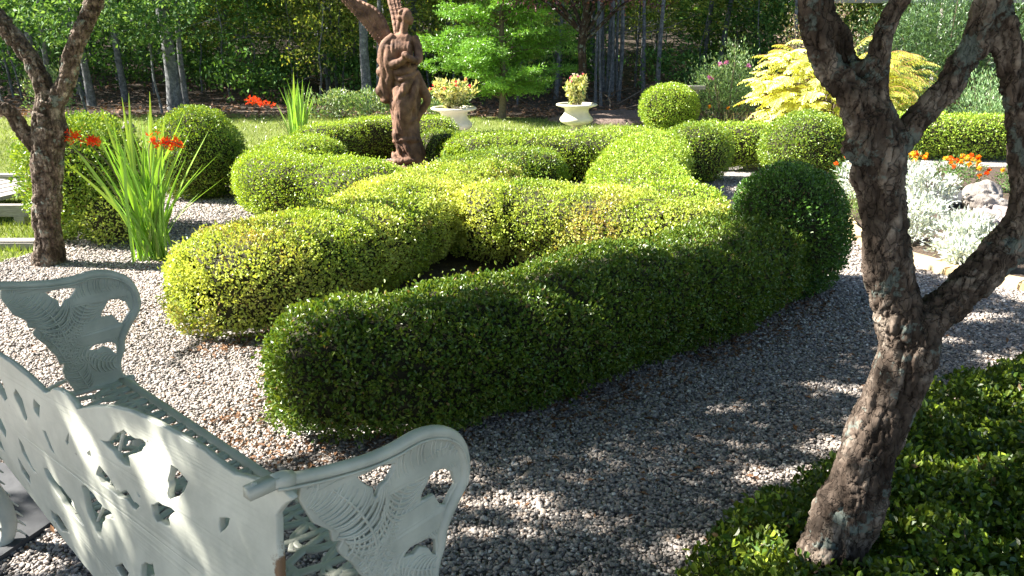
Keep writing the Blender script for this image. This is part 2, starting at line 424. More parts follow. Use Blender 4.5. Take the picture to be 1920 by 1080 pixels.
def grid_sample(G, n, closed=False):
    """G (nu,nv,3) surface; returns positions and normals of n area-weighted samples"""
    a, b, c, d = G[:-1, :-1], G[1:, :-1], G[1:, 1:], G[:-1, 1:]
    nr = np.cross(c - a, d - b).reshape(-1, 3); ar = np.linalg.norm(nr, axis=1) / 2
    k = rng.choice(len(ar), n, p=ar / ar.sum()); u = rng.random((n, 1)); v = rng.random((n, 1))
    a, b, c, d = (q.reshape(-1, 3)[k] for q in (a, b, c, d))
    return a * (1 - u) * (1 - v) + b * u * (1 - v) + c * u * v + d * (1 - u) * v, unit(nr[k])

def foliage_on_grid(G, dens, L, W, kind, depth=.07, out=.024, center=None):
    a, b, c, d = G[:-1, :-1], G[1:, :-1], G[1:, 1:], G[:-1, 1:]
    area = (np.linalg.norm(np.cross(c - a, d - b), axis=-1) / 2).sum(); n = int(area * dens)
    P, Nn = grid_sample(G, n)
    # orient outwards
    cen = G.mean(axis=1); idx = np.argmin(((P[:, None, :2] - cen[None, ::4, :2]) ** 2).sum(-1), axis=1)
    o = P - cen[::4][idx]; s = np.sign((o * Nn).sum(1)); s[s == 0] = 1; Nn = Nn * s[:, None]
    # sprigs: tufts of leaves share a direction
    tuft = fbm(P * 22.0, 2)
    dep = rng.random(n) ** 1.4 * depth
    shoot = (rng.random(n) < .07) * rng.random(n) ** 1.5 * .045
    P = P + Nn * (out * (.3 + 1.5 * tuft) - dep + shoot)[:, None]
    gap = fbm(P * 13.0 + 60, 2); dent = np.clip(fbm(P * 6.5 + 90, 2) - .05, 0, 1)
    P = P - Nn * (dent * .06)[:, None]
    k = (P[:, 2] > .015) & ((gap > -.40) | (rng.random(n) < .35)) & (rng.random(n) < .45 + .9 * np.clip(P[:, 2] / .16, 0, 1)); P = P[k]; Nn = Nn[k]; n = len(P)
    r1 = unit(rng.normal(size=(n, 3)))
    D = unit(Nn * .75 + r1 * .9 + np.array([0, 0, .25])); Nr = unit(Nn + rng.normal(size=(n, 3)) * .75)
    Lv = L * rng.uniform(.65, 1.25, n)
    return P, D, Nr, Lv, W / L * Lv * rng.uniform(.85, 1.1, n), leaf_colors(P, kind, n)

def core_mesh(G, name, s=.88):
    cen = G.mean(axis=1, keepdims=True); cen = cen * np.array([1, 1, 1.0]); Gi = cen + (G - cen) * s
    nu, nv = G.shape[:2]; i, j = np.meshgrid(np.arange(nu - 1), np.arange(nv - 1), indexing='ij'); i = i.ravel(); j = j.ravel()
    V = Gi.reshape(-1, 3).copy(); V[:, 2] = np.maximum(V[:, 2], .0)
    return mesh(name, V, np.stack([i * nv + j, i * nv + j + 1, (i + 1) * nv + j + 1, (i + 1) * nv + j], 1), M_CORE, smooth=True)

HEDGE_FOOT = []; BALL_FOOT = []
def hedge(name, path, w, h, dens, L, kind, label, cat, group=None, caps=(True, True), lump=.05, sq=.72, hs=None, ws=None, depth=.075):
    path = np.array(path, float); C0 = path.mean(axis=0)
    ext = .26 * w; full = path.copy()
    if caps[0]: path[0] += unit(path[0] - path[1]) * ext
    if caps[1]: path[-1] += unit(path[-1] - path[-2]) * ext
    Q = catmull(path, 10); seg = np.r_[0, np.cumsum(np.linalg.norm(np.diff(Q, axis=0), axis=1))]; Ltot = seg[-1]
    nu = max(int(Ltot / .05), 12)
    # cosine-ish spacing at the rounded ends
    s = np.linspace(0, 1, nu); e = .5 * w / Ltot
    s = np.unique(np.concatenate([s, e * (1 - np.cos(np.linspace(0, PI / 2, 8))), 1 - e * (1 - np.cos(np.linspace(0, PI / 2, 8)))]))
    sl_ = s * Ltot; Q2 = np.stack([np.interp(sl_, seg, Q[:, 0]), np.interp(sl_, seg, Q[:, 1])], 1)
    T = unit(np.gradient(Q2, axis=0)); S = np.stack([T[:, 1], -T[:, 0]], 1)
    fw = np.ones(len(s)); r = w / 2
    if caps[0]: q = np.clip(1 - sl_ / r, 0, 1); fw *= np.sqrt(np.clip(1 - q * q, 1e-4, 1))
    if caps[1]: q = np.clip(1 - (Ltot - sl_) / r, 0, 1); fw *= np.sqrt(np.clip(1 - q * q, 1e-4, 1))
    hh = h * np.interp(s, np.linspace(0, 1, len(hs)), hs) if hs is not None else np.full(len(s), h)
    wsv = np.interp(s, np.linspace(0, 1, len(ws)), ws) if ws is not None else 1.0
    hh = hh * (.55 + .45 * fw ** .6)
    ph = np.linspace(math.radians(-58), math.radians(238), 34); c = np.cos(ph); sn = np.sin(ph)
    cx = np.sign(c) * np.abs(c) ** sq; cz = np.sign(sn) * np.abs(sn) ** sq
    wid = (w / 2 * fw * wsv)[:, None] * cx[None]; zz = hh[:, None] * (.5 + .5 * cz)[None]
    G = np.stack([Q2[:, 0:1] + S[:, 0:1] * wid, Q2[:, 1:2] + S[:, 1:2] * wid, zz], -1)
    cen = G.mean(axis=1, keepdims=True); o = unit(G - cen)
    G = G + o * (lump * fbm(G * 2.6 + 3, 3) + .35 * lump * vnoise(G * 9))[..., None]
    G[..., 2] = np.maximum(G[..., 2], .0)
    base = np.array([C0[0], C0[1], 0])
    e_ = empty(name, tuple(base), label, cat, group)
    GC = G[(5 if caps[0] else 0):(-5 if caps[1] else None)]
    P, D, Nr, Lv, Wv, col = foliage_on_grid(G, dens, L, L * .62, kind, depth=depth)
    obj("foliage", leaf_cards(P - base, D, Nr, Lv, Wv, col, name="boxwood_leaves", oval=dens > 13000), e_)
    obj("dark_core", core_mesh(GC - base, "hedge_core"), e_)
    HEDGE_FOOT.append((full.tolist(), w * .26))
    return e_

def ball(name, c, rx, ry, z0, z1, dens, L, kind, label, cat, group=None, lump=.05, sq=.85, depth=.075, rough=0., twigs=False):
    u = np.linspace(0, 2 * PI, 40); v = np.linspace(.03, PI - .35, 26)
    sn = np.sin(v) ** sq; cz = np.cos(v); cz = np.sign(cz) * np.abs(cz) ** .9
    zc = (z0 + z1) / 2; rz = (z1 - z0) / 2
    G = np.stack([np.outer(sn, np.cos(u)) * rx, np.outer(sn, np.sin(u)) * ry, np.outer(cz, np.ones(40)) * rz + zc], -1)
    o = unit(G - np.array([0, 0, zc])); G = G + o * (lump * fbm(G * 3 + 7 * c[0], 3) + rough * fbm(G * 6 + c[1], 2))[..., None]
    G[..., 2] = np.maximum(G[..., 2], 0)
    e_ = empty(name, (c[0], c[1], 0), label, cat, group)
    a, b, cc, d = G[:-1, :-1], G[1:, :-1], G[1:, 1:], G[:-1, 1:]
    area = (np.linalg.norm(np.cross(cc - a, d - b), axis=-1) / 2).sum(); n = int(area * dens)
    P, Nn = grid_sample(G, n); o = P - np.array([0, 0, zc]); s = np.sign((o * Nn).sum(1)); s[s == 0] = 1; Nn *= s[:, None]
    tuft = fbm((P + np.array([c[0], c[1], 0])) * 20, 2)
    P = P + Nn * ((.026 + rough * .6) * (.2 + 1.5 * tuft) - rng.random(n) ** 1.4 * depth)[:, None]; k = P[:, 2] > .015
    pw = P + np.array([c[0], c[1], 0]); P = P - Nn * (np.clip(fbm(pw * 6.5 + 90, 2) - .05, 0, 1) * .06)[:, None]
    k &= ((fbm(pw * 13 + 60, 2) > -.40) | (rng.random(n) < .35)) & (rng.random(n) < .45 + .9 * np.clip(P[:, 2] / .16, 0, 1)); P = P[k]; Nn = Nn[k]; n = len(P)
    D = unit(Nn * .75 + unit(rng.normal(size=(n, 3))) * .9 + np.array([0, 0, .25])); Nr = unit(Nn + rng.normal(size=(n, 3)) * .75); Lv = L * rng.uniform(.65, 1.25, n)
    col = leaf_colors(P + np.array([c[0], c[1], 0]), kind, n)
    obj("foliage", leaf_cards(P, D, Nr, Lv, Lv * .62, col, name="boxwood_leaves"), e_)
    Gi = np.array([0, 0, zc]) + (G - np.array([0, 0, zc])) * (.86 if not rough else .72)
    nu, nv = G.shape[:2]; i, j = np.meshgrid(np.arange(nu - 1), np.arange(nv - 1), indexing='ij'); i = i.ravel(); j = j.ravel()
    Vc = Gi.reshape(-1, 3); obj("dark_core", mesh("ball_core", Vc, np.stack([i * nv + j, (i + 1) * nv + j, (i + 1) * nv + j + 1, i * nv + j + 1], 1), M_CORE, smooth=True), e_)
    BALL_FOOT.append(((c[0], c[1]), min(rx, ry) * .55))
    return e_

GK = "clipped boxwood hedges of the knot garden"
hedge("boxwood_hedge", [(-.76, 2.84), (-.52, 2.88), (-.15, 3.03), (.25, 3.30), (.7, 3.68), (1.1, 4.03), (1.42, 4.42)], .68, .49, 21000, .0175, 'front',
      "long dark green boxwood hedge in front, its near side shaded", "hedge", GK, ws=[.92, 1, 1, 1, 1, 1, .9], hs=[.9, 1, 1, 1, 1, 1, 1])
hedge("boxwood_hedge", [(-1.50, 3.86), (-1.22, 4.15), (-.92, 4.7), (-.74, 5.3), (-.5, 5.95), (-.15, 6.35)], .84, .49, 16500, .0172, 'yellow',
      "broad yellowing boxwood hedge behind the long dark front hedge", "hedge", GK, ws=[1, 1.05, 1, 1, .95, .8])
hedge("boxwood_hedge", [(-.22, 5.22), (.02, 5.22), (.38, 5.05), (.75, 4.78), (1.1, 4.45)], .72, .50, 15500, .0172, 'yellow',
      "short golden green boxwood mound sunlit in the middle of the knot", "hedge", GK)
hedge("boxwood_hedge", [(-1.0, 6.0), (-1.45, 6.35), (-1.85, 6.5), (-2.08, 6.9), (-2.05, 7.5), (-1.95, 8.1)], .66, .50, 11500, .0185, 'lime',
      "bright green boxwood hedge curving round the left of the knot beside the gravel", "hedge", GK, hs=[.95, 1, 1, 1, 1, .95])
hedge("boxwood_hedge", [(-2.1, 8.4), (-1.75, 9.05), (-1.25, 9.35), (-.75, 9.3)], .55, .52, 8000, .02, 'lime',
      "boxwood hedge with a dark inner face arching behind the terracotta angel", "hedge", GK)
hedge("boxwood_hedge", [(-.86, 9.0), (-.74, 8.8), (-.66, 8.6)], .5, .42, 8000, .02, 'mid',
      "short green boxwood clump just right of the angel and below the left urn", "hedge", GK)
hedge("boxwood_hedge", [(-.45, 6.25), (-.2, 6.6), (.05, 6.8), (.28, 6.8)], .78, .50, 11500, .0185, 'mid',
      "rounded green boxwood end in the centre of the knot, right of the angel", "hedge", GK)
hedge("boxwood_hedge", [(-.45, 8.0), (.0, 8.3), (.5, 8.35), (1.0, 8.4), (1.5, 8.7)], .85, .47, 8000, .02, 'lime',
      "wide lime green boxwood hedge along the back of the knot below the urns", "hedge", GK)
hedge("boxwood_hedge", [(1.2, 4.95), (1.05, 5.45), (.98, 6.0), (1.05, 6.7), (1.25, 7.4), (1.4, 8.1)], .78, .50, 12500, .0185, 'lime',
      "wide sunlit lime green boxwood hedge running back from the tall round boxwood", "hedge", GK, ws=[.6, .8, 1, 1, 1, 1])
GB = "round clipped boxwoods"
ball("boxwood_ball", (1.58, 4.44), .34, .34, .0, .735, 21000, .0175, 'green', "tall rounded dark green boxwood at the right end of the front hedge", "shrub", GB)
ball("boxwood_ball", (1.86, 8.1), .37, .36, -.02, .60, 9000, .02, 'mid', "round boxwood at the back right of the knot, with its right side dark", "shrub", GB)
ball("boxwood_ball", (3.0, 8.2), .46, .44, -.02, .68, 9000, .02, 'mid', "wide round boxwood just left of the big leaning trunk", "shrub", GB)
ball("boxwood_ball", (2.42, 12.6), .47, .45, -.02, .70, 6500, .026, 'lime', "round boxwood farthest back, beside the small wooden post", "shrub", GB)
ball("boxwood_ball", (-2.86, 7.3), .42, .42, -.02, .80, 10000, .02, 'mid', "round boxwood at the left edge of the knot, behind the red crocosmia", "shrub", GB, lump=.05)
ball("leafy_bush", (-3.14, 5.85), .44, .44, -.02, .88, 9000, .024, 'mid', "tall loose bush between the left tree trunk and the red crocosmia", "shrub", None, lump=.06, rough=.05, depth=.14)
ball("low_bush", (-2.83, 5.62), .27, .25, -.03, .42, 8000, .02, 'yellow', "small browning bush at the foot of the tall loose bush", "shrub", None, lump=.06, rough=.05, depth=.1)
GR = "boxwood hedges bordering the back right of the garden"
hedge("boxwood_hedge", [(2.1, 9.0), (2.6, 8.9), (3.4, 8.95)], .6, .50, 8000, .022, 'lime', "straight boxwood hedge between two round boxwoods at the back right", "hedge", GR)
hedge("boxwood_hedge", [(4.4, 9.9), (5.3, 9.7), (6.2, 9.6)], .7, .52, 8000, .024, 'lime', "boxwood hedge behind the orange marigolds at the right", "hedge", GR)

# foreground shrub bed (bottom right), a loose evergreen with bigger leaves
def front_shrub():
    poly = [(.26, 1.25), (.34, 1.60), (.58, 1.93), (1.0, 2.2), (1.45, 2.62), (2.0, 2.92), (2.6, 3.0), (2.9, 2.4), (2.6, 1.3), (1.5, .9), (.7, 1.05)]
    n = 215000; P = np.c_[rng.uniform(.2, 2.9, n), rng.uniform(.9, 3.05, n)]
    P = P[inpoly(P, poly)]; n = len(P)
    Q = catmull(np.array(poly + [poly[0]]), 10)
    d = np.min(np.linalg.norm(P[:, None] - Q[None, ::2], axis=2), axis=1)
    H = .33 * np.clip(d / .16, 0, 1) ** .45 + .05 * vnoise(np.c_[P * 5, np.zeros(n)]) + .03 * vnoise(np.c_[P * 14, np.zeros(n)]) + .012 * P[:, 0]
    z = H - rng.random(n) ** 1.3 * np.where(d < .2, .26, .12); k = (z > .01)
    k &= ~((np.linalg.norm(P - np.array([.71, 1.56]), axis=1) < .088))
    P = np.c_[P, z][k]; n = len(P); d = d[k]
    Nn = unit(np.c_[rng.normal(size=(n, 2)) * .6, np.full(n, .8)])
    g0 = 0
    D = unit(Nn * .6 + rng.normal(size=(n, 3)) * .6 + np.array([0, 0, .2]))
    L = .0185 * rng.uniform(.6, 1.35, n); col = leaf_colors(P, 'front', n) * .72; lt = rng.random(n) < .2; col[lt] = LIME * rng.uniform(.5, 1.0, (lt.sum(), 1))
    e = empty("evergreen_shrub", (1.5, 1.9, 0), "low loose evergreen shrub spreading round the foot of the leaning trunk, bottom right", "shrub")
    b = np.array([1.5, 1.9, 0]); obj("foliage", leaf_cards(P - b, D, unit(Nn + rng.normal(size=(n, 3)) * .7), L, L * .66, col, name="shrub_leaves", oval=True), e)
    # inner mass
    m = 46; gx, gy = np.meshgrid(np.linspace(.3, 2.9, m), np.linspace(.9, 3.05, m), indexing='ij'); q = np.c_[gx.ravel(), gy.ravel()]
    ins = inpoly(q, poly); dd = np.min(np.linalg.norm(q[:, None] - Q[None, ::2], axis=2), axis=1)
    hz = np.where(ins, .24 * np.clip(dd / .2, 0, 1) ** .6 - .01, -.03)
    i, j = np.meshgrid(np.arange(m - 1), np.arange(m - 1), indexing='ij'); i = i.ravel(); j = j.ravel()
    obj("dark_core", mesh("shrub_core", np.c_[q, hz] - b, np.stack([i * m + j, (i + 1) * m + j, (i + 1) * m + j + 1, i * m + j + 1], 1), M_CORE, smooth=True), e)
    g = Geo()
    for _ in range(260):
        p = P[rng.integers(n)]; v = unit(rng.normal(size=3) * .5 + [0, 0, 1]); Lx = rng.uniform(.04, .1)
        add_tube(g, [p - v * Lx, p, p + v * Lx * .4], [.0016, .0013, .0007], 4, False)
    g.obj("twigs", M_TWIG, e, loc=tuple(-b))["kind"] = "stuff"
front_shrub()

# ------------------------------------------------------------------ trees with remeshed bark
def remeshed(parts, voxel, smooth_it=2):
    """fuse overlapping pieces into one skin and return numpy V, F"""
    g = Geo()
    for q in parts: q(g)
    V, F = g.out(); m = mesh("tmp", V, F, None); o = bpy.data.objects.new("tmp", m); COL.objects.link(o)
    md = o.modifiers.new("r", 'REMESH'); md.mode = 'VOXEL'; md.voxel_size = voxel; md.adaptivity = 0
    if smooth_it: ms = o.modifiers.new("s", 'SMOOTH'); ms.iterations = smooth_it; ms.factor = .5
    dg = bpy.context.evaluated_depsgraph_get(); dg.update(); ev = o.evaluated_get(dg).to_mesh()
    nv = len(ev.vertices); V = np.zeros(nv * 3, np.float32); ev.vertices.foreach_get("co", V); V = V.reshape(-1, 3).astype(float)
    lt = np.zeros(len(ev.polygons), np.int32); ev.polygons.foreach_get("loop_total", lt)
    li = np.zeros(len(ev.loops), np.int32); ev.loops.foreach_get("vertex_index", li); ls = np.zeros(len(ev.polygons), np.int32); ev.polygons.foreach_get("loop_start", ls)
    Fo = []
    q = ls[lt == 4]
    if len(q): Fo.append(np.stack([li[q + k] for k in range(4)], 1))
    q = ls[lt == 3]
    if len(q): Fo.append(np.stack([li[q + k] for k in range(3)], 1))
    o.evaluated_get(dg).to_mesh_clear(); bpy.data.objects.remove(o); bpy.data.meshes.remove(m)
    return V, Fo

def bark_tree(name, limbs, voxel, label, base, plate=1.0, knots=(), rk=1.0, lk=None, mat=None):
    parts = []
    for li, L in enumerate(limbs):
        L = np.array(L, float); Q = catmull(L, 6); Q[:, 3] = np.maximum(Q[:, 3] * (rk if li == 0 or lk is None else lk), .008)
        w = .012 * np.stack([vnoise(Q[:, :3] * 6 + 40), vnoise(Q[:, :3] * 6 + 80), 0 * Q[:, 0]], 1); 
        parts.append(lambda g, Q=Q, w=w: add_tube(g, Q[:, :3] + w * (Q[:, 3:4] / .08), Q[:, 3] * (1 + .08 * vnoise(Q[:, :3] * 9)), 14))
    for c, r in knots: parts.append(lambda g, c=c, r=r: add_ell(g, c, (r, r, r * 1.1), 14, 10))
    V, F = remeshed(parts, voxel, 3)
    Nn = vnormals(V, F)
    # scaly plates: long cells along the limb, each lifted or sunk a little, with cracks between
    warp = np.stack([vnoise(V * 22 + 3), vnoise(V * 22 + 13), vnoise(V * 22 + 23)], -1) * .45
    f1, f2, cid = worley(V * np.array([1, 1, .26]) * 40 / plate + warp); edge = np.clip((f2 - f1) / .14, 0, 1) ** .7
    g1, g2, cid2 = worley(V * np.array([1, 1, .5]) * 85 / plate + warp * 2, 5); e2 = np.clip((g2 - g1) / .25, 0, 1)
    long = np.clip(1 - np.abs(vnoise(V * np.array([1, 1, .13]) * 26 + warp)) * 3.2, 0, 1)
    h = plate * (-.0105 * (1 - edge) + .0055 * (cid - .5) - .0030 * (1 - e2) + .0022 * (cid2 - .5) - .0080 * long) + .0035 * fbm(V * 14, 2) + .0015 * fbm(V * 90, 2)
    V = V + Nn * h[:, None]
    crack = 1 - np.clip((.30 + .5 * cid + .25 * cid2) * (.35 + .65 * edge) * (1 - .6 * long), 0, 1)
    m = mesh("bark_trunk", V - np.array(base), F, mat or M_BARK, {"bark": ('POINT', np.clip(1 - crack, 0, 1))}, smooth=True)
    e = empty(name, tuple(base), label, "tree"); obj("trunk", m, e); return e

LT = [[(-3.038, 5.0, -.15, .15), (-3.012, 5.0, 0, .115), (-2.963, 5.0, .35, .099), (-2.903, 5.0, .689, .115), (-2.84, 5.0, .918, .118), (-2.805, 5.0, 1.05, .10)],
      [(-2.82, 5.0, .98, .082), (-2.891, 5.02, 1.266, .067), (-3.042, 5.05, 1.48, .071), (-3.214, 5.08, 1.717, .062), (-3.35, 5.1, 2.088, .055), (-3.6, 4.9, 2.7, .035), (-4.0, 4.6, 3.3, .02)],
      [(-2.806, 5.0, 1.015, .073), (-2.688, 4.98, 1.173, .068), (-2.582, 4.96, 1.389, .064), (-2.396, 4.93, 1.659, .06), (-2.213, 4.9, 1.948, .052), (-2.1, 4.8, 2.45, .039), (-2.2, 4.6, 3.1, .02)],
      [(-3.35, 5.1, 2.05, .04), (-3.30, 4.7, 1.86, .036), (-3.0, 4.4, 1.80, .034), (-2.6, 4.2, 1.98, .03), (-2.2, 4.1, 2.4, .02)],
      [(-2.903, 5.0, .689, .073), (-3.01, 4.98, .886, .062), (-3.07, 4.95, .999, .057), (-3.253, 4.85, 1.083, .049), (-3.5, 4.7, 1.4, .042), (-4.1, 4.3, 2.2, .034), (-4.8, 3.8, 2.8, .02)]]
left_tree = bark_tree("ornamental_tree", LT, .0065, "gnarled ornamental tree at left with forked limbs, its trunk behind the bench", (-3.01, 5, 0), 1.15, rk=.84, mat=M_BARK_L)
RT = [[(.64, 1.55, -.12, .115), (.665, 1.55, 0, .105), (.704, 1.55, .15, .092), (.729, 1.55, .316, .077), (.764, 1.55, .51, .068), (.8, 1.55, .666, .060), (.822, 1.55, .78, .061), (.822, 1.55, .85, .060)],
      [(.822, 1.55, .83, .058), (.787, 1.55, .917, .051), (.768, 1.55, .968, .0475), (.745, 1.55, 1.061, .0463), (.727, 1.55, 1.15, .0458), (.715, 1.55, 1.214, .0495), (.694, 1.55, 1.265, .050), (.668, 1.55, 1.308, .044)],
      [(.69, 1.55, 1.285, .036), (.655, 1.545, 1.325, .0335), (.608, 1.54, 1.364, .0295), (.572, 1.53, 1.402, .026), (.552, 1.52, 1.449, .0255), (.534, 1.51, 1.501, .0245), (.512, 1.5, 1.60, .023), (.46, 1.5, 1.85, .022), (.2, 1.6, 2.3, .018), (-.3, 1.9, 2.7, .01)],
      [(.675, 1.56, 1.30, .030), (.657, 1.57, 1.348, .0255), (.635, 1.58, 1.402, .0225), (.614, 1.59, 1.449, .022), (.583, 1.60, 1.501, .0215), (.53, 1.62, 1.62, .019), (.5, 1.9, 2.2, .016), (.4, 2.4, 2.7, .009)],
      [(.68, 1.55, 1.28, .034), (.675, 1.55, 1.332, .0285), (.677, 1.55, 1.38, .025), (.683, 1.55, 1.439, .021), (.70, 1.55, 1.495, .019), (.72, 1.55, 1.60, .017), (.8, 1.7, 2.3, .013), (.9, 1.9, 2.9, .009)],
      [(.715, 1.55, 1.220, .038), (.755, 1.55, 1.268, .029), (.784, 1.55, 1.304, .0275), (.816, 1.55, 1.348, .028), (.846, 1.55, 1.402, .029), (.871, 1.55, 1.449, .0305), (.879, 1.55, 1.52, .0305), (.91, 1.5, 1.75, .028), (1.1, 1.4, 2.5, .015)],
      [(.80, 1.55, .845, .055), (.871, 1.55, .900, .042), (.922, 1.55, .958, .0405), (.972, 1.55, 1.016, .0405), (1.010, 1.55, 1.067, .0405), (1.023, 1.55, 1.121, .0365), (1.004, 1.55, 1.203, .032), (.972, 1.55, 1.293, .030), (.937, 1.55, 1.375, .030), (.906, 1.55, 1.449, .030), (.88, 1.55, 1.53, .028), (.83, 1.5, 1.8, .025), (.6, 1.3, 2.4, .015)]]
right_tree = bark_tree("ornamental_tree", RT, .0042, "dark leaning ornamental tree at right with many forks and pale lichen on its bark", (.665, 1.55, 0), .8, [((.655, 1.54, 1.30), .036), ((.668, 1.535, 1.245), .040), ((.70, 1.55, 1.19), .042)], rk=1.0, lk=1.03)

# unseen crowns added to the two ornamental trees, leaves placed to cast a chosen shade
te = math.tan(SUN_EL); sxy = np.array([SUN_D.x, SUN_D.y]); sxy = sxy / np.linalg.norm(sxy)
def shade_leaves(n_cl, poly_shade, zr, holes, seed, base, parent, keep):
    r = np.random.default_rng(seed); C = []
    poly = np.array(poly_shade); lo = poly.min(0); hi = poly.max(0)
    while len(C) < n_cl:
        q = r.uniform(lo, hi, (400, 2)); q = q[inpoly(q, poly_shade)]
        for p in q:
            z = r.uniform(*zr); c = np.array([*(p - sxy * (z - .25) / te), z])
            if not keep(c): continue
            if any(((p[0] - hx) / rx) ** 2 + ((p[1] - hy) / ry) ** 2 < 1 for hx, hy, rx, ry in holes): continue
            C.append(c)
            if len(C) >= n_cl: break
    C = np.array(C); k = 40; n = len(C) * k
    P = np.repeat(C, k, 0) + r.normal(size=(n, 3)) * np.array([.16, .12, .10]); P = P[P[:, 2] > 1.95 + .045 * np.maximum(P[:, 1], 0)]
    S = P[:, :2] + sxy * ((P[:, 2] - .2) / te)[:, None]; ok = inpoly(S + .09 * np.stack([vnoise(np.c_[S * 4, S[:, :1] * 0]), vnoise(np.c_[S * 4 + 9, S[:, :1] * 0])], 1) + r.normal(size=S.shape) * .03, poly_shade)
    for hx, hy, rx, ry in [(q[0], q[1], q[2] * 1.2, q[3] * 1.25) for q in holes]: ok &= ((S[:, 0] - hx) / rx) ** 2 + ((S[:, 1] - hy) / ry) ** 2 > 1 + .5 * vnoise(np.c_[S * 9, S[:, :1] * 0])
    ok &= ~((vnoise(np.c_[S[:, 0] * 2.6, S[:, 1] * 8.5, S[:, 0] * 0 + 3.3]) > .54) & (rng.random(len(P)) < .93)); P = P[ok]; n = len(P)
    D = unit(r.normal(size=(n, 3)) + [0, 0, -.3]); Nn = unit(r.normal(size=(n, 3)) + [0, 0, 1.0]); L = r.uniform(.055, .10, n)
    c = (GREEN * .9) * r.uniform(.7, 1.4, (n, 1))
    obj("crown", leaf_cards(P - np.array(base), D, Nn, L, L * .62, c, name="shade_leaves"), parent)  # leaf cloud shaped by where its shadow lands
SHADE = [(-3.2, .2), (-1.9, 2.3), (-1.0, 2.5), (-.34, 2.66), (.02, 2.84), (.43, 3.1), (.8, 3.36), (1.36, 3.72), (1.60, 4.08), (1.70, 4.75), (2.4, 4.85), (2.6, 4.2), (4.2, 3.9), (6, 3), (6, -1), (-2, -1)]
# sun flecks left open: centre x, y and half sizes on the ground
FLECK = [(-.02, 1.17, .12, .05), (1.09, 1.50, .10, .09), (1.34, 1.47, .09, .09), (1.60, 1.45, .12, .09), (1.86, 1.43, .08, .07), (.90, 1.52, .05, .06), (-.5, 2.75, .2, .06), (.75, 3.55, .25, .08), (.1, 3.05, .2, .06), (1.2, 4.1, .2, .08), (1.75, 4.45, .15, .08), (2.0, 1.75, .3, .06), (2.6, 2.1, .3, .08), (1.5, 1.25, .2, .06), (1.05, 2.62, .22, .07), (1.35, 2.82, .26, .06), (.62, 2.42, .15, .05), (.95, 2.40, .3, .06), (1.75, 3.0, .25, .07), (2.4, 3.35, .5, .12), (3.1, 3.6, .5, .15), (.42, 2.0, .2, .05), (-1.6, 2.0, .15, .1),
         (.28, 1.72, .16, .04), (-.62, 2.42, .3, .06), (-.2, 2.25, .18, .05), (.9, 3.75, .12, .06), (-.75, 1.5, .08, .05), (-.35, 1.35, .12, .05), (1.9, 2.2, .2, .08), (1.4, 1.9, .15, .06), (2.2, 2.6, .25, .06), (.75, 1.5, .1, .1), (2.1, 4.0, .3, .07)]
shade_leaves(1250, SHADE, (2.35, 4.2), FLECK, 5, (-3.01, 5, 0), left_tree, lambda c: c[0] < -1.6 and c[1] > .5)
shade_leaves(1150, SHADE, (2.2, 3.6), FLECK, 6, (.665, 1.55, 0), right_tree, lambda c: c[0] >= -1.6 and c[0] < 2.6)

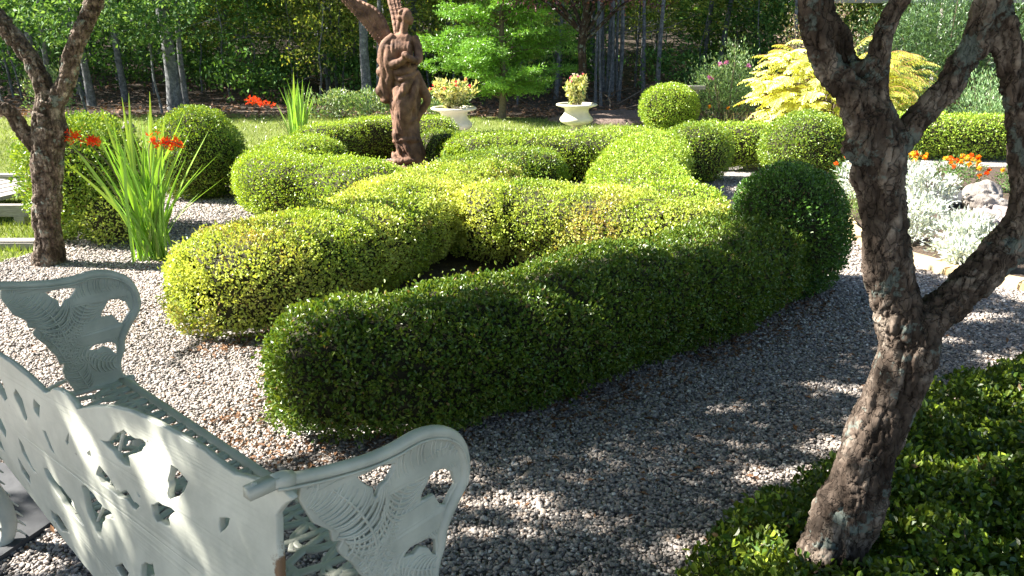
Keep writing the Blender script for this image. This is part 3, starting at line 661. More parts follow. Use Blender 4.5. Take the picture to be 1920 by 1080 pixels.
# ------------------------------------------------------------------ gravel stones (after the hedges, whose feet they avoid)
BED = [(2.62, 6.5), (2.52, 5.75), (2.60, 5.1), (2.95, 4.5), (3.6, 4.15), (4.6, 4.0), (6.5, 4.6), (6.5, 8.6), (3.9, 8.6), (3.2, 7.4)]
def gravel_stones():
    P = gravel_points(); n = len(P)
    z = .012 + rng.uniform(.0, .010, n) + .01 * vnoise(np.c_[P * 3, np.zeros(n)]).clip(0, 1)
    me = mesh("gravel_points", np.c_[P, z], np.zeros((0, 3), int), None) if False else None
    me = bpy.data.meshes.new("gravel_points"); me.vertices.add(n); me.vertices.foreach_set("co", np.c_[P, z].astype(np.float32).ravel())
    sc = rng.uniform(.0032, .0070, n) * np.where(rng.random(n) < .08, 1.5, 1) * (1 + .5 * (rng.random(n) < .06)); sc *= 1 + .12 * np.clip(P[:, 1] - 3.4, 0, 4)
    rot = np.c_[rng.normal(0, .3, n), rng.normal(0, .3, n), rng.uniform(0, 2 * PI, n)].astype(np.float32)
    a = me.attributes.new("sc", 'FLOAT', 'POINT'); a.data.foreach_set("value", sc.astype(np.float32))
    a = me.attributes.new("rot", 'FLOAT_VECTOR', 'POINT'); a.data.foreach_set("vector", rot.ravel())
    a = me.attributes.new("tone", 'FLOAT', 'POINT'); a.data.foreach_set("value", np.clip(rng.normal(.45, .25, n) + .12 * vnoise(np.c_[P * 1.3, np.zeros(n)]), 0, 1).astype(np.float32))
    a = me.attributes.new("pick", 'INT', 'POINT'); a.data.foreach_set("value", rng.integers(0, 6, n).astype(np.int32))
    o = obj("gravel", me); o["kind"] = "stuff"; me.materials.append(pebble_stone_material()); M = me.materials[0]
    ng = bpy.data.node_groups.new("gravel_scatter", 'GeometryNodeTree')
    ng.interface.new_socket("Geometry", in_out='INPUT', socket_type='NodeSocketGeometry'); ng.interface.new_socket("Geometry", in_out='OUTPUT', socket_type='NodeSocketGeometry')
    nd = ng.nodes; gi = nd.new("NodeGroupInput"); go = nd.new("NodeGroupOutput"); L = ng.links.new
    gti = nd.new("GeometryNodeGeometryToInstance")
    for k in range(6):
        ic = nd.new("GeometryNodeMeshIcoSphere"); ic.inputs["Radius"].default_value = 1; ic.inputs["Subdivisions"].default_value = 2
        tr = nd.new("GeometryNodeTransform"); tr.inputs["Scale"].default_value = (1.25 - .07 * k, .85 + .05 * k, .50 + .06 * (k % 3))
        nz = nd.new("ShaderNodeTexNoise"); nz.inputs["Scale"].default_value = .9; nz.inputs["Detail"].default_value = 1; nz.noise_dimensions = '4D'; nz.inputs["W"].default_value = 3.7 * k
        sb = nd.new("ShaderNodeVectorMath"); sb.operation = 'SUBTRACT'; sb.inputs[1].default_value = (.5, .5, .5)
        ms = nd.new("ShaderNodeVectorMath"); ms.operation = 'SCALE'; ms.inputs["Scale"].default_value = 1.3
        sp = nd.new("GeometryNodeSetPosition"); ss = nd.new("GeometryNodeSetShadeSmooth"); sm = nd.new("GeometryNodeSetMaterial"); sm.inputs["Material"].default_value = M
        L(ic.outputs["Mesh"], tr.inputs[0]); L(nz.outputs["Color"], sb.inputs[0]); L(sb.outputs[0], ms.inputs[0]); L(ms.outputs[0], sp.inputs["Offset"])
        L(tr.outputs[0], sp.inputs[0]); L(sp.outputs[0], ss.inputs[0]); L(ss.outputs[0], sm.inputs[0]); L(sm.outputs[0], gti.inputs[0])
    ip = nd.new("GeometryNodeInstanceOnPoints"); ip.inputs["Pick Instance"].default_value = True
    def named(nm, t):
        q = nd.new("GeometryNodeInputNamedAttribute"); q.data_type = t; q.inputs["Name"].default_value = nm; return q.outputs[0]
    L(gi.outputs[0], ip.inputs["Points"]); L(gti.outputs[0], ip.inputs["Instance"]); L(named("pick", 'INT'), ip.inputs["Instance Index"])
    L(named("rot", 'FLOAT_VECTOR'), ip.inputs["Rotation"]); L(named("sc", 'FLOAT'), ip.inputs["Scale"]); L(ip.outputs[0], go.inputs[0])
    md = o.modifiers.new("scatter", 'NODES'); md.node_group = ng
    print("gravel stones", n)
flat_poly("knot_bed", KNOT, .016, M_SOIL, 6, .04)
gravel_stones()

# loose dead leaves on the gravel
class Cards:
    def __init__(s): s.P = []; s.D = []; s.N = []; s.L = []; s.W = []; s.C = []
    def add(s, P, D, Nn, L, W, C):
        P = np.atleast_2d(P); n = len(P)
        s.P.append(P); s.D.append(np.broadcast_to(D, (n, 3))); s.N.append(np.broadcast_to(Nn, (n, 3)))
        s.L.append(np.broadcast_to(L, (n,))); s.W.append(np.broadcast_to(W, (n,))); s.C.append(np.broadcast_to(C, (n, 3)))
    def obj(s, name, parent=None, base=(0, 0, 0), fold=.25, mat=None, tip=.5):
        c = [np.concatenate(q) for q in (s.P, s.D, s.N, s.L, s.W, s.C)]
        return obj(name, leaf_cards(c[0] - np.array(base), c[1], c[2], c[3], c[4], c[5], fold=fold, name=name, mat=mat, tip=tip), parent)
def litter():
    c = Cards(); n = 17000
    P = np.c_[rng.uniform(-1.5, 1.9, n), rng.uniform(2.3, 4.4, n)]; A = catmull(np.array(HEDGE_FOOT[0][0]), 8); B = catmull(np.array(HEDGE_FOOT[1][0]), 8)
    d = np.minimum(np.linalg.norm(P[:, None] - A[None], axis=2).min(1), np.linalg.norm(P[:, None] - B[None], axis=2).min(1))
    P = P[(rng.random(n) < np.exp(-((d - .30) / .13) ** 2) + .05) & (d > .2)]
    Q = np.c_[rng.uniform(-2.4, 2.5, 1300), rng.uniform(1.2, 5, 1300)]; Q = Q[~inpoly(Q, BED)]; P = np.vstack([P, Q]); n = len(P)
    z = rng.uniform(.018, .03, n)
    c.add(np.c_[P, z], unit(np.c_[rng.normal(size=(n, 2)), rng.normal(size=n) * .2]), unit(np.c_[rng.normal(size=(n, 2)) * .35, np.ones(n)]), rng.uniform(.012, .04, n), rng.uniform(.006, .018, n),
          np.array([.16, .085, .045]) * rng.uniform(.5, 1.6, (n, 1)))
    o = c.obj("leaf_litter", mat=M_MATTE); o["kind"] = "stuff"
litter()
g = Geo(); V = catmull([(-1.75, 1.55), (-1.0, 1.35), (-.75, 1.75), (-1.2, 2.05), (-1.75, 1.98)], 1)
add_box(g, (-1.75, 2.22, .012), (.75, .42, .05), -.3); sl_o = g.obj("stone_slab", M_SLATE, smooth=False)
tag(sl_o, "dark flat stone slab on the gravel under the white bench", "slab")

# ------------------------------------------------------------------ cast iron bench
BENCH_O = np.array([-.166, 1.308, 0]); BRZ = math.atan2(-.68, .733)
bench = empty("garden_bench", tuple(BENCH_O), "white cast iron fern pattern bench seen from behind, paint worn to rust, bottom left", "bench", rz=BRZ)
def sback(t, z): return -.375 + .075 * ((z - .36) / .44) * (1 - t / .69)
def filled(name, outer, holes, half, bev=.0025, offs=0):
    cu = bpy.data.curves.new(name, 'CURVE'); cu.dimensions = '2D'; cu.fill_mode = 'BOTH'; cu.extrude = half; cu.bevel_depth = bev; cu.bevel_resolution = 1; cu.resolution_u = 2
    for poly in [outer] + holes:
        s = cu.splines.new('POLY'); s.points.add(len(poly) - 1); s.use_cyclic_u = True
        for p, q in zip(s.points, poly): p.co = (q[0], q[1], 0, 1)
    o = bpy.data.objects.new(name, cu); COL.objects.link(o); dg = bpy.context.evaluated_depsgraph_get(); dg.update()
    m = bpy.data.meshes.new_from_object(o.evaluated_get(dg)); bpy.data.objects.remove(o)
    n = len(m.vertices); V = np.zeros(n * 3, np.float32); m.vertices.foreach_get("co", V); return m, V.reshape(-1, 3).astype(float)
def rough(poly, k=4, amp=.0025, closed=True):
    P = np.array(poly, float); P = np.vstack([P, P[:1]]) if closed else P
    out = []
    for a, b in zip(P[:-1], P[1:]):
        for t in np.linspace(0, 1, max(2, int(np.linalg.norm(b - a) / .012) + 1), endpoint=False): out.append(a + (b - a) * t)
    out = np.array(out); return (out + amp * np.stack([vnoise(np.c_[out * 60, out[:, :1] * 0]), vnoise(np.c_[out * 60 + 7, out[:, :1] * 0])], 1)).tolist()
TOP = [(-.006, .788), (.034, .78), (.087, .771), (.136, .778), (.178, .786), (.25, .789), (.332, .790), (.401, .787), (.466, .777), (.536, .758), (.60, .733), (.616, .727), (.628, .738), (.655, .747), (.685, .749), (.715, .744), (.755, .722), (.768, .722),
       (.79, .728), (.85, .742), (.92, .752), (1.0, .755), (1.1, .772), (1.2, .785), (1.3, .788), (1.39, .782), (1.42, .788)]
OUT = TOP + [(1.43, .70), (1.44, .55), (1.43, .40), (1.36, .365), (1.31, .368), (1.2, .345), (1.08, .33), (.972, .318), (.85, .305), (.68, .30), (.5, .305), (.35, .325), (.15, .345), (-.03, .36), (-.045, .45), (-.038, .55), (-.042, .647), (-.030, .70), (-.022, .745), (-.036, .765), (-.052, .782), (-.03, .79)]
HOLES = [[(0.269, 0.727), (0.253, 0.727), (0.23, 0.721), (0.217, 0.717), (0.228, 0.69), (0.251, 0.665), (0.282, 0.654), (0.283, 0.666), (0.278, 0.685), (0.282, 0.694), (0.274, 0.71)],
 [(0.345, 0.621), (0.328, 0.635), (0.275, 0.645), (0.255, 0.64), (0.284, 0.62), (0.277, 0.603), (0.327, 0.591), (0.342, 0.599)],
 [(0.545, 0.691), (0.5, 0.699), (0.462, 0.73), (0.429, 0.743), (0.39, 0.741), (0.354, 0.746), (0.355, 0.735), (0.379, 0.712), (0.416, 0.696), (0.412, 0.672), (0.436, 0.669), (0.467, 0.673), (0.502, 0.684)],
 [(0.572, 0.602), (0.546, 0.63), (0.518, 0.616), (0.492, 0.604), (0.464, 0.603), (0.44, 0.615), (0.414, 0.605), (0.388, 0.601), (0.407, 0.583), (0.438, 0.590), (0.478, 0.585), (0.525, 0.584), (0.555, 0.585)],
 [(0.404, 0.628), (0.38, 0.625), (0.382, 0.616), (0.397, 0.619)],
 [(0.658, 0.54), (0.634, 0.553), (0.598, 0.544), (0.557, 0.532), (0.526, 0.532), (0.503, 0.523), (0.55, 0.509), (0.57, 0.485), (0.593, 0.451), (0.577, 0.447), (0.61, 0.44), (0.639, 0.457), (0.651, 0.482), (0.653, 0.515)],
 [(0.88, 0.498), (0.847, 0.507), (0.817, 0.49), (0.768, 0.482), (0.726, 0.475), (0.724, 0.461), (0.678, 0.43), (0.709, 0.426), (0.757, 0.422), (0.798, 0.435), (0.832, 0.448), (0.868, 0.469)],
 [(0.704, 0.632), (0.674, 0.661), (0.682, 0.629), (0.695, 0.622)], [(0.599, 0.639), (0.582, 0.655), (0.584, 0.639), (0.593, 0.630)],
 [(1.011, 0.534), (0.99, 0.516), (0.969, 0.47), (0.938, 0.452), (0.981, 0.454), (1.021, 0.485)], [(0.823, 0.618), (0.804, 0.621), (0.774, 0.563), (0.804, 0.576)],
 [(0.923, 0.366), (0.854, 0.378), (0.798, 0.356), (0.845, 0.338), (0.864, 0.330), (0.923, 0.342)], [(0.407, 0.471), (0.353, 0.498), (0.345, 0.471), (0.414, 0.425)],
 [(0.123, 0.688), (0.091, 0.698), (0.094, 0.678), (0.119, 0.652), (0.124, 0.669)], [(.235, .50), (.21, .53), (.195, .51), (.22, .47)], [(.54, .40), (.50, .43), (.46, .42), (.50, .385)],
 [(1.10, .69), (1.14, .70), (1.17, .67), (1.13, .64), (1.11, .66)], [(1.0, .68), (1.03, .70), (1.06, .66), (1.03, .62), (1.0, .64)], [(.9, .67), (.93, .69), (.95, .66), (.92, .60), (.895, .62)],
 [(1.2, .62), (1.26, .63), (1.25, .57), (1.21, .55)], [(1.12, .56), (1.17, .58), (1.18, .52), (1.13, .48), (1.1, .52)], [(1.2, .46), (1.27, .48), (1.25, .42), (1.2, .41)], [(1.02, .42), (1.08, .45), (1.09, .40), (1.04, .38)],
 [(.80, .68), (.83, .695), (.85, .66), (.82, .64)]]
m, V = filled("back", rough(OUT, amp=.0012), [rough(h, amp=.004) for h in HOLES], .004)
W = np.empty_like(V); W[:, 0] = -V[:, 0]; W[:, 1] = sback(V[:, 0], V[:, 1]) + V[:, 2]; W[:, 2] = V[:, 1]
m.vertices.foreach_set("co", W.astype(np.float32).ravel()); m.flip_normals(); m.materials.clear(); m.materials.append(M_IRON_B); m.update()
obj("backrest", m, bench)
# raised veins of the fern leaves on the seat side and faint ones behind, top bead
g = Geo()
tb = catmull(np.array(TOP), 3); add_tube(g, np.c_[-tb[:, 0], sback(tb[:, 0], tb[:, 1]) + .0015, tb[:, 1] - .003], .0068, 8)
for (t0, z0, t1, z1, wd) in [(.70, .33, .12, .70, .12), (.70, .33, 1.28, .70, .12), (.69, .4, .45, .74, .08), (.69, .4, .95, .72, .08), (.35, .35, .05, .52, .08), (1.05, .36, 1.35, .52, .08)]:
    a = np.array([t0, z0]); b = np.array([t1, z1]); dv = b - a; nn = np.array([-dv[1], dv[0]]) / np.linalg.norm(dv); k = int(np.linalg.norm(dv) / .022)
    q = np.array([a + dv * s + nn * .02 * math.sin(s * PI) for s in np.linspace(0, 1, 14)])
    add_tube(g, np.c_[-q[:, 0], sback(q[:, 0], q[:, 1]) + .006, q[:, 1]], .004, 6)
    for s in np.linspace(.08, .95, k):
        c = a + dv * s + nn * .02 * math.sin(s * PI)
        for sg in (-1, 1):
            Lh = wd * math.sin(PI * min(1, s * .9 + .08)) ** .7 * .62
            q = np.array([c + (nn * sg * x + dv / np.linalg.norm(dv) * (x * .7)) * Lh for x in np.linspace(0, 1, 4)])
            if all(inpoly(q, OUT)) and not any(inpoly(q, h).any() for h in HOLES):
                add_tube(g, np.c_[-q[:, 0], sback(q[:, 0], q[:, 1]) + .0055, q[:, 1]], [.0026, .0024, .002, .001], 5, False)
g.obj("backrest_moulding", M_IRON, bench)

RAIL = [(-.316, .806), (-.267, .793), (-.206, .78), (-.14, .770), (-.086, .769), (-.037, .773), (.008, .764), (.047, .741), (.069, .709), (.077, .667), (.070, .634), (.050, .608), (.033, .585), (.017, .556), (.010, .522), (-.002, .495), (-.008, .466), (-.004, .440), (.012, .424), (.035, .420)]
PANEL = [(-.272, .775), (-.267, .790), (-.174, .770), (-.086, .765), (-.037, .768), (.01, .758), (.047, .737), (.067, .70), (.07, .662), (.061, .63), (.033, .585), (.017, .556), (.012, .522), (-.004, .5), (-.008, .44), (-.06, .418), (-.13, .422), (-.15, .47), (-.158, .505), (-.150, .528), (-.163, .528), (-.168, .555),
         (-.193, .603), (-.205, .619), (-.217, .642), (-.206, .656), (-.225, .662), (-.227, .679), (-.256, .71), (-.264, .729), (-.275, .761)]
AH = [[(-.17, .75), (-.12, .751), (-.084, .744), (-.092, .732), (-.107, .716), (-.122, .713), (-.132, .698), (-.141, .70), (-.141, .718), (-.162, .739)],
      [(-.001, .688), (.024, .684), (.047, .668), (.056, .64), (.030, .600), (.016, .606), (.001, .633), (-.031, .634), (-.031, .651), (-.014, .671)],
      [(-.063, .561), (-.019, .556), (.000, .545), (-.004, .510), (-.012, .516), (-.024, .533), (-.039, .545), (-.056, .538), (-.076, .543), (-.083, .55)]]
RIBS = [([(-.262, .773), (-.225, .755), (-.195, .722), (-.172, .688), (-.150, .640), (-.14, .59)], .075, -1), ([(.059, .706), (.015, .729), (-.04, .712), (-.072, .678), (-.092, .644), (-.113, .618), (-.137, .59)], .055, 1),
        ([(.022, .575), (-.037, .598), (-.076, .600), (-.112, .580), (-.142, .548)], .04, 1), ([(-.012, .49), (-.05, .505), (-.085, .530), (-.12, .525), (-.143, .50)], .035, 1), ([(-.14, .60), (-.135, .55), (-.12, .49), (-.10, .43)], .04, 1), ([(-.20, .63), (-.17, .59), (-.15, .54)], .04, 1)]
pan_m = None
def make_arm(t):
    global pan_m
    e = bpy.data.objects.new("armrest", None); COL.objects.link(e); e.parent = bench; e.location = (-t, 0, 0)
    if pan_m is None:
        m, V = filled("fern_panel", rough(PANEL, amp=.002), [rough(h, amp=.002) for h in AH], .003)
        W = np.stack([V[:, 2], V[:, 0], V[:, 1]], 1); bulge = .008 * np.sin((V[:, 0] + .1) * 18) * np.cos((V[:, 1]) * 15); W[:, 0] += bulge
        m.vertices.foreach_set("co", W.astype(np.float32).ravel()); m.materials.clear(); m.materials.append(M_IRON); m.update()
        g = Geo()
        def bl(q): return .008 * np.sin((q[:, 0] + .1) * 18) * np.cos(q[:, 1] * 15)
        for path, wd, _ in RIBS:
            Q = catmull(np.array(path), 8); T = unit(np.gradient(Q, axis=0)); S = np.stack([-T[:, 1], T[:, 0]], 1)
            for sd in (-1, 1): add_tube(g, np.c_[bl(Q) + sd * .0052, Q], np.linspace(.0022, .0035, len(Q)), 6, False)
            seg = np.r_[0, np.cumsum(np.linalg.norm(np.diff(Q, axis=0), axis=1))]
            for s in np.arange(.006, seg[-1], .0105):
                i = int(np.searchsorted(seg, s)); i = min(i, len(Q) - 1)
                for sg in (-1, 1):
                    Lh = wd * (.55 + .45 * math.sin(PI * s / seg[-1])); x = np.linspace(0, 1, 8)[:, None]
                    q = Q[i] + (S[i] * sg * np.sin(x * 1.25) - T[i] * (1 - np.cos(x * 1.5)) * .8) * Lh
                    ok = inpoly(q, PANEL)
                    for h in AH: ok &= ~inpoly(q, h)
                    kk = int(np.argmin(ok)) if not ok.all() else len(q)
                    if kk < 3: continue
                    q = q[:kk]; r = np.linspace(.0036, .0022, len(q))
                    for sd in (-1, 1): add_tube(g, np.c_[bl(q) + sd * .0048, q], r, 6, False)
        r, F = g.out(); rm = mesh("fern_veins", r, F, M_IRON, smooth=True)
        g = Geo(); q = catmull(np.array(RAIL), 6)
        add_tube(g, np.c_[0 * q[:, 0], q[:, 0], q[:, 1]], np.interp(np.linspace(0, 1, len(q)), [0, .12, .3, .5, .75, 1], [.0105, .011, .0128, .013, .011, .010]), 14)
        for sd in (-1, 1): add_tube(g, np.c_[0 * q[:, 0] + sd * .012, q[:, 0], q[:, 1] - .009][: 60], .0028, 6)
        # bracket lug bolted to the backrest
        add_box(g, (0, -.335, .806), (.020, .05, .018)); add_tube(g, [(0, -.318, .806), (0, -.30, .803), (0, -.285, .798)], [.0125, .0145, .013], 14); add_ell(g, (-.002, -.345, .816), (.005, .005, .003), 10, 6)
        pan_m = (m, rm, g.out())
    obj("fern_panel", pan_m[0], e); o = obj("fern_veins", pan_m[1], e)
    obj("rail", mesh("rail", pan_m[2][0], pan_m[2][1], M_IRON, smooth=True), e)
for t in (-.03, 1.42): make_arm(t)
# seat lattice
def seat():
    g = Geo(); z = .425
    def bar(q, r=.0075, k=(1.5, .85)):
        q = np.array(q, float); q = np.c_[-q[:, 0], q[:, 1], np.full(len(q), z)]; add_tube(g, q, r, 8, True, k)
    for s in (0.0, -.355): bar([(x, s) for x in np.linspace(-.03, 1.42, 20)], .011)
    bar([(-.03, s) for s in np.linspace(-.355, 0, 6)], .01); bar([(1.42, s) for s in np.linspace(-.355, 0, 6)], .01)
    bar([(x, -.045) for x in np.linspace(-.03, 1.42, 30)], .005); bar([(x, -.30) for x in np.linspace(-.03, 1.42, 30)], .005)
    a = np.linspace(0, PI, 14)
    for k in range(13):
        c = .0 + k * .116
        bar([(c + .108 * math.cos(x), -.352 + .20 * math.sin(x)) for x in a], .0068)
        bar([(c + .058 + .108 * math.cos(x), -.003 - .21 * math.sin(x)) for x in a], .0068)
        bar([(c + .058 + .05 * math.cos(x), -.003 - .10 * math.sin(x)) for x in a], .0055)
        bar([(c + .05 * math.cos(x), -.352 + .09 * math.sin(x)) for x in a], .0055)
        for x in (-.03, 0, .03): bar([(c + x, -.30), (c + x * 1.6, -.25), (c + x * 2.4, -.20)], .0042)
        bar([(c, -.045), (c + .02, -.09), (c + .058, -.12), (c + .096, -.09), (c + .116, -.045)], .005)
    return g.obj("seat", M_IRON, bench)
seat()
for t, s, kind in ((-.03, 0, 1), (1.42, 0, 1), (-.03, -.355, 0), (1.42, -.355, 0)):
    g = Geo()
    if kind: q = catmull([(0, .42), (.03, .36), (.035, .27), (.01, .17), (.0, .09), (.03, .02), (.06, .012)], 5)
    else: q = catmull([(0, .42), (-.03, .34), (-.045, .25), (-.02, .15), (-.02, .07), (-.06, .015), (-.09, .012)], 5)
    q = np.c_[np.full(len(q), -t), q[:, 0] + s, q[:, 1]]; add_tube(g, q, np.linspace(.02, .013, len(q)), 12, True, (1, 1.4))
    for i in range(4, len(q) - 4, 2):
        for sg in (-1, 1): add_tube(g, [q[i], q[i] + [0, sg * .025, -.012], q[i] + [0, sg * .04, -.034]], [.005, .004, .002], 5, False)
    g.obj("leg", M_IRON, bench)

# ------------------------------------------------------------------ statue
def statue():
    e = empty("angel_statue", (-1.13, 8.6, 0), "rusty brown winged angel statue with draped robe standing in the knot of hedges", "statue")
    S = 554.0
    def p(x, z, y=0.0): return np.array([(x - 440) / S, y, (1000 - z) / S])
    def T(g, pts, r, seg=14): pts = np.array([p(*q) for q in pts]); n = len(pts); Q = catmull(np.c_[pts, np.array(r) / S], 5); add_tube(g, Q[:, :3], Q[:, 3], seg)
    def body(g):
        T(g, [(470, 975), (468, 930), (462, 860), (445, 790), (438, 720), (442, 650), (455, 560), (450, 470), (440, 400), (438, 330), (440, 270), (446, 225)], [112, 96, 80, 62, 58, 62, 74, 74, 62, 60, 62, 42], 24)
        add_ell(g, p(440, 240, .0), (.13, .085, .07)); add_ell(g, p(438, 300, -.04), (.10, .08, .10)); add_ell(g, p(458, 540, .03), (.135, .12, .15))
        T(g, [(446, 225, 0), (458, 170, -.01), (464, 140, -.01)], [26, 21, 22])
        # head, face turned to the right, hair gathered behind
        add_ell(g, p(470, 115), (.058, .066, .080)); add_ell(g, p(485, 130, -.01), (.045, .045, .05)); add_ell(g, p(505, 122, -.01), (.016, .012, .016)); add_ell(g, p(500, 140, -.01), (.02, .02, .012)); add_ell(g, p(494, 152, -.01), (.02, .022, .016))
        for a in range(16):
            th = a / 16 * 2 * PI; add_ell(g, p(462 + 26 * math.cos(th), 98 + 20 * math.sin(th), .02 * math.sin(3 * th)), (.026, .03, .022), 10, 8)
        add_ell(g, p(440, 118, .01), (.045, .05, .04)); T(g, [(440, 130, .02), (425, 165, .03), (415, 205, .02)], [18, 20, 14])
        # arms
        T(g, [(378, 238, 0), (372, 300, -.05), (392, 365, -.12), (430, 360, -.17), (470, 335, -.18)], [34, 30, 27, 21, 18])
        T(g, [(508, 222, 0), (530, 285, -.03), (535, 345, -.09), (505, 345, -.15), (475, 325, -.19)], [27, 25, 24, 19, 16])
        add_ell(g, p(470, 318, -.20), (.04, .035, .035)); 
        for k in range(4): T(g, [(462 + 3 * k, 325 - 2 * k, -.22), (480 + 2 * k, 318 + 6 * k, -.235), (495, 325 + 5 * k, -.22)], [6, 6, 4], 8)
        # robe gathered over the left arm and hanging
        T(g, [(400, 215, -.03), (355, 265, -.05), (335, 320, -.06), (345, 380, -.06), (340, 440, -.05), (328, 500, -.04), (340, 560, -.03), (355, 585, -.02)], [22, 34, 33, 34, 30, 31, 31, 10])
        T(g, [(370, 270, -.09), (368, 350, -.11), (372, 420, -.09), (362, 480, -.07), (368, 540, -.05)], [20, 26, 24, 22, 12])
        T(g, [(480, 210, -.03), (440, 290, -.10), (380, 330, -.12)], [14, 15, 14])
        for k in range(7):
            x0 = 395 + 15 * k; T(g, [(x0, 225 + 3 * k, -.05), (x0 + 8 * math.sin(k), 280, -.125), (x0 - 6 + 9 * math.cos(k * 2), 345, -.115), (430 + (x0 - 430) * .8, 420, -.11)], [9, 11, 11, 9], 8)
        T(g, [(378, 400, -.03), (420, 415, -.12), (470, 405, -.12), (515, 380, -.03)], [16, 20, 20, 14]); T(g, [(380, 430, -.03), (430, 452, -.13), (480, 440, -.13), (518, 410, -.03)], [12, 15, 15, 10])
        T(g, [(500, 400, -.03), (470, 470, -.13), (420, 560, -.15), (385, 620, -.08)], [18, 22, 20, 14]); T(g, [(515, 440, -.02), (505, 520, -.11), (470, 620, -.13), (410, 690, -.09)], [16, 22, 20, 14])
        # bent knee and cloth sweep at the right
        T(g, [(500, 420, .0), (530, 480, .0), (562, 545, .0), (572, 580, .0), (548, 620, .0), (520, 660, -.02), (500, 720, -.03)], [30, 28, 24, 21, 20, 18, 12])
        T(g, [(410, 500, -.08), (440, 600, -.12), (430, 700, -.10), (420, 760, -.10)], [34, 46, 44, 36]); add_ell(g, p(420, 770, -.08), (.10, .07, .085)); add_ell(g, p(455, 800, -.07), (.08, .07, .08))
        for (x, z, rx, rz) in ((325, 350, .055, .05), (318, 415, .05, .055), (335, 470, .05, .045), (312, 520, .055, .06), (335, 570, .05, .035), (390, 250, .07, .05), (420, 665, .10, .035), (455, 700, .09, .035), (400, 600, .06, .05), (395, 900, .07, .05), (540, 925, .06, .045)):
            add_ell(g, p(x, z, -.03), (rx, .06, rz), 14, 10)
        # long folds winding down the robe
        r = np.random.default_rng(3)
        for k in range(34):
            a0 = r.uniform(-PI, 0) ; a1 = a0 + r.uniform(-1.2, 1.2); z0 = r.uniform(420, 700); z1 = z0 + r.uniform(140, 300); pts = []; rr = []
            for s in np.linspace(0, 1, 7):
                z = min(z0 + (z1 - z0) * s, 960); a = a0 + (a1 - a0) * s + .25 * math.sin(s * 5 + k)
                rad = np.interp(z, [225, 330, 400, 560, 650, 720, 790, 860, 970], [50, 60, 62, 76, 64, 60, 66, 84, 108]); cx = np.interp(z, [225, 440, 650, 790, 975], [444, 450, 442, 445, 470])
                pts.append((cx + rad * math.cos(a), z, rad * math.sin(a) / S)); rr.append(17 * math.sin(PI * (s * .8 + .12)))
            T(g, pts, rr, 8)
        for k in range(9):
            z = 430 + 60 * k; pts = [(445 + np.interp(z, [400, 560, 720, 960], [60, 74, 60, 105]) * math.cos(a), z + 55 * math.sin((a + PI) * .9) * (1 if k % 2 else -.4) + 25, np.interp(z, [400, 560, 720, 960], [60, 74, 60, 105]) * math.sin(a) / S) for a in np.linspace(-PI, 0, 8)]
            T(g, pts, [5, 11, 16, 17, 16, 15, 10, 5], 8)
    V, F = remeshed([body], .0085, 2); Nn = vnormals(V, F)
    ridg = 1 - np.abs(fbm(np.c_[V[:, 0] * 22, V[:, 1] * 22, V[:, 2] * 7 + V[:, 0] * 14], 2)) * 2; V = V + Nn * (.009 * np.clip(ridg, -1, 1) * np.clip((1.35 - V[:, 2]) * 3, 0, 1) + .0022 * fbm(V * 55, 2))[:, None]
    b = obj("robed_figure", mesh("robed_figure", V, F, M_TERRA, smooth=True), e)
    # rocky base
    def rock(g):
        add_ell(g, (.0, 0, .05), (.27, .24, .10), 24, 14); add_ell(g, (-.12, -.09, .06), (.17, .14, .09)); add_ell(g, (.16, -.02, .07), (.16, .15, .08)); add_ell(g, (0, 0, 0), (.26, .24, .12))
    V, F = remeshed([rock], .012, 1); V = V + vnormals(V, F) * (.025 * fbm(V * 9, 3))[:, None]; V[:, 2] = np.maximum(V[:, 2], 0)
    obj("plinth", mesh("plinth", V, F, M_TERRA, smooth=True), e)
    # wings: thick at the leading edge, layered feathers along the trailing edge
    def wing(lead, trail, y0, yk):
        Lp = catmull(np.array([p(*q)[[0, 2]] for q in lead]), 6); Tp = catmull(np.array([p(*q)[[0, 2]] for q in trail]), 6); n = 60
        Lp = Lp[np.linspace(0, len(Lp) - 1, n).astype(int)]; Tp = Tp[np.linspace(0, len(Tp) - 1, n).astype(int)]; g = Geo()
        u = np.linspace(0, 1, 120); L2 = np.stack([np.interp(u * (n - 1), np.arange(n), Lp[:, k]) for k in (0, 1)], 1); T2 = np.stack([np.interp(u * (n - 1), np.arange(n), Tp[:, k]) for k in (0, 1)], 1)
        c = np.linspace(0, 1, 34); nf = 19
        sc = np.abs(np.sin(u * nf * PI)) ** .5
        ext = 1 + (.10 * (sc - 1))[:, None] * (c[None] ** 5)
        XZ = L2[:, None] + (T2 - L2)[:, None] * (c[None] * ext)[..., None]
        th = .026 * (1 - c) ** .5 * (1 - .45 * u[:, None]) + .008
        # three overlapping rows of feathers: sawtooth along the chord, quills along the span
        rel = np.zeros((120, 34))
        for lo, hi, fr, am in ((.12, .42, 24, .010), (.36, .70, 21, .009), (.62, 1.01, nf, .007)):
            m = (c >= lo) & (c < hi); t = (c[m] - lo) / (hi - lo); rel[:, m] += am * (.35 + .65 * t)[None] * (.45 + .55 * np.abs(np.sin(u * fr * PI + (fr % 2) * .7))[:, None] ** .6)
        y = y0 + yk * u[:, None] + 0 * c[None]
        Fr = np.stack([XZ[..., 0], y - th / 2 - rel, XZ[..., 1]], -1); Bk = np.stack([XZ[..., 0], y + th / 2 + rel * .6, XZ[..., 1]], -1)
        ring = np.concatenate([Fr, Bk[:, ::-1]], 1); nu_, nv_ = ring.shape[:2]
        i, j = np.meshgrid(np.arange(nu_ - 1), np.arange(nv_), indexing='ij'); i = i.ravel(); j = j.ravel(); k = (j + 1) % nv_
        g.add(ring.reshape(-1, 3), np.stack([i * nv_ + j, i * nv_ + k, (i + 1) * nv_ + k, (i + 1) * nv_ + j], 1))
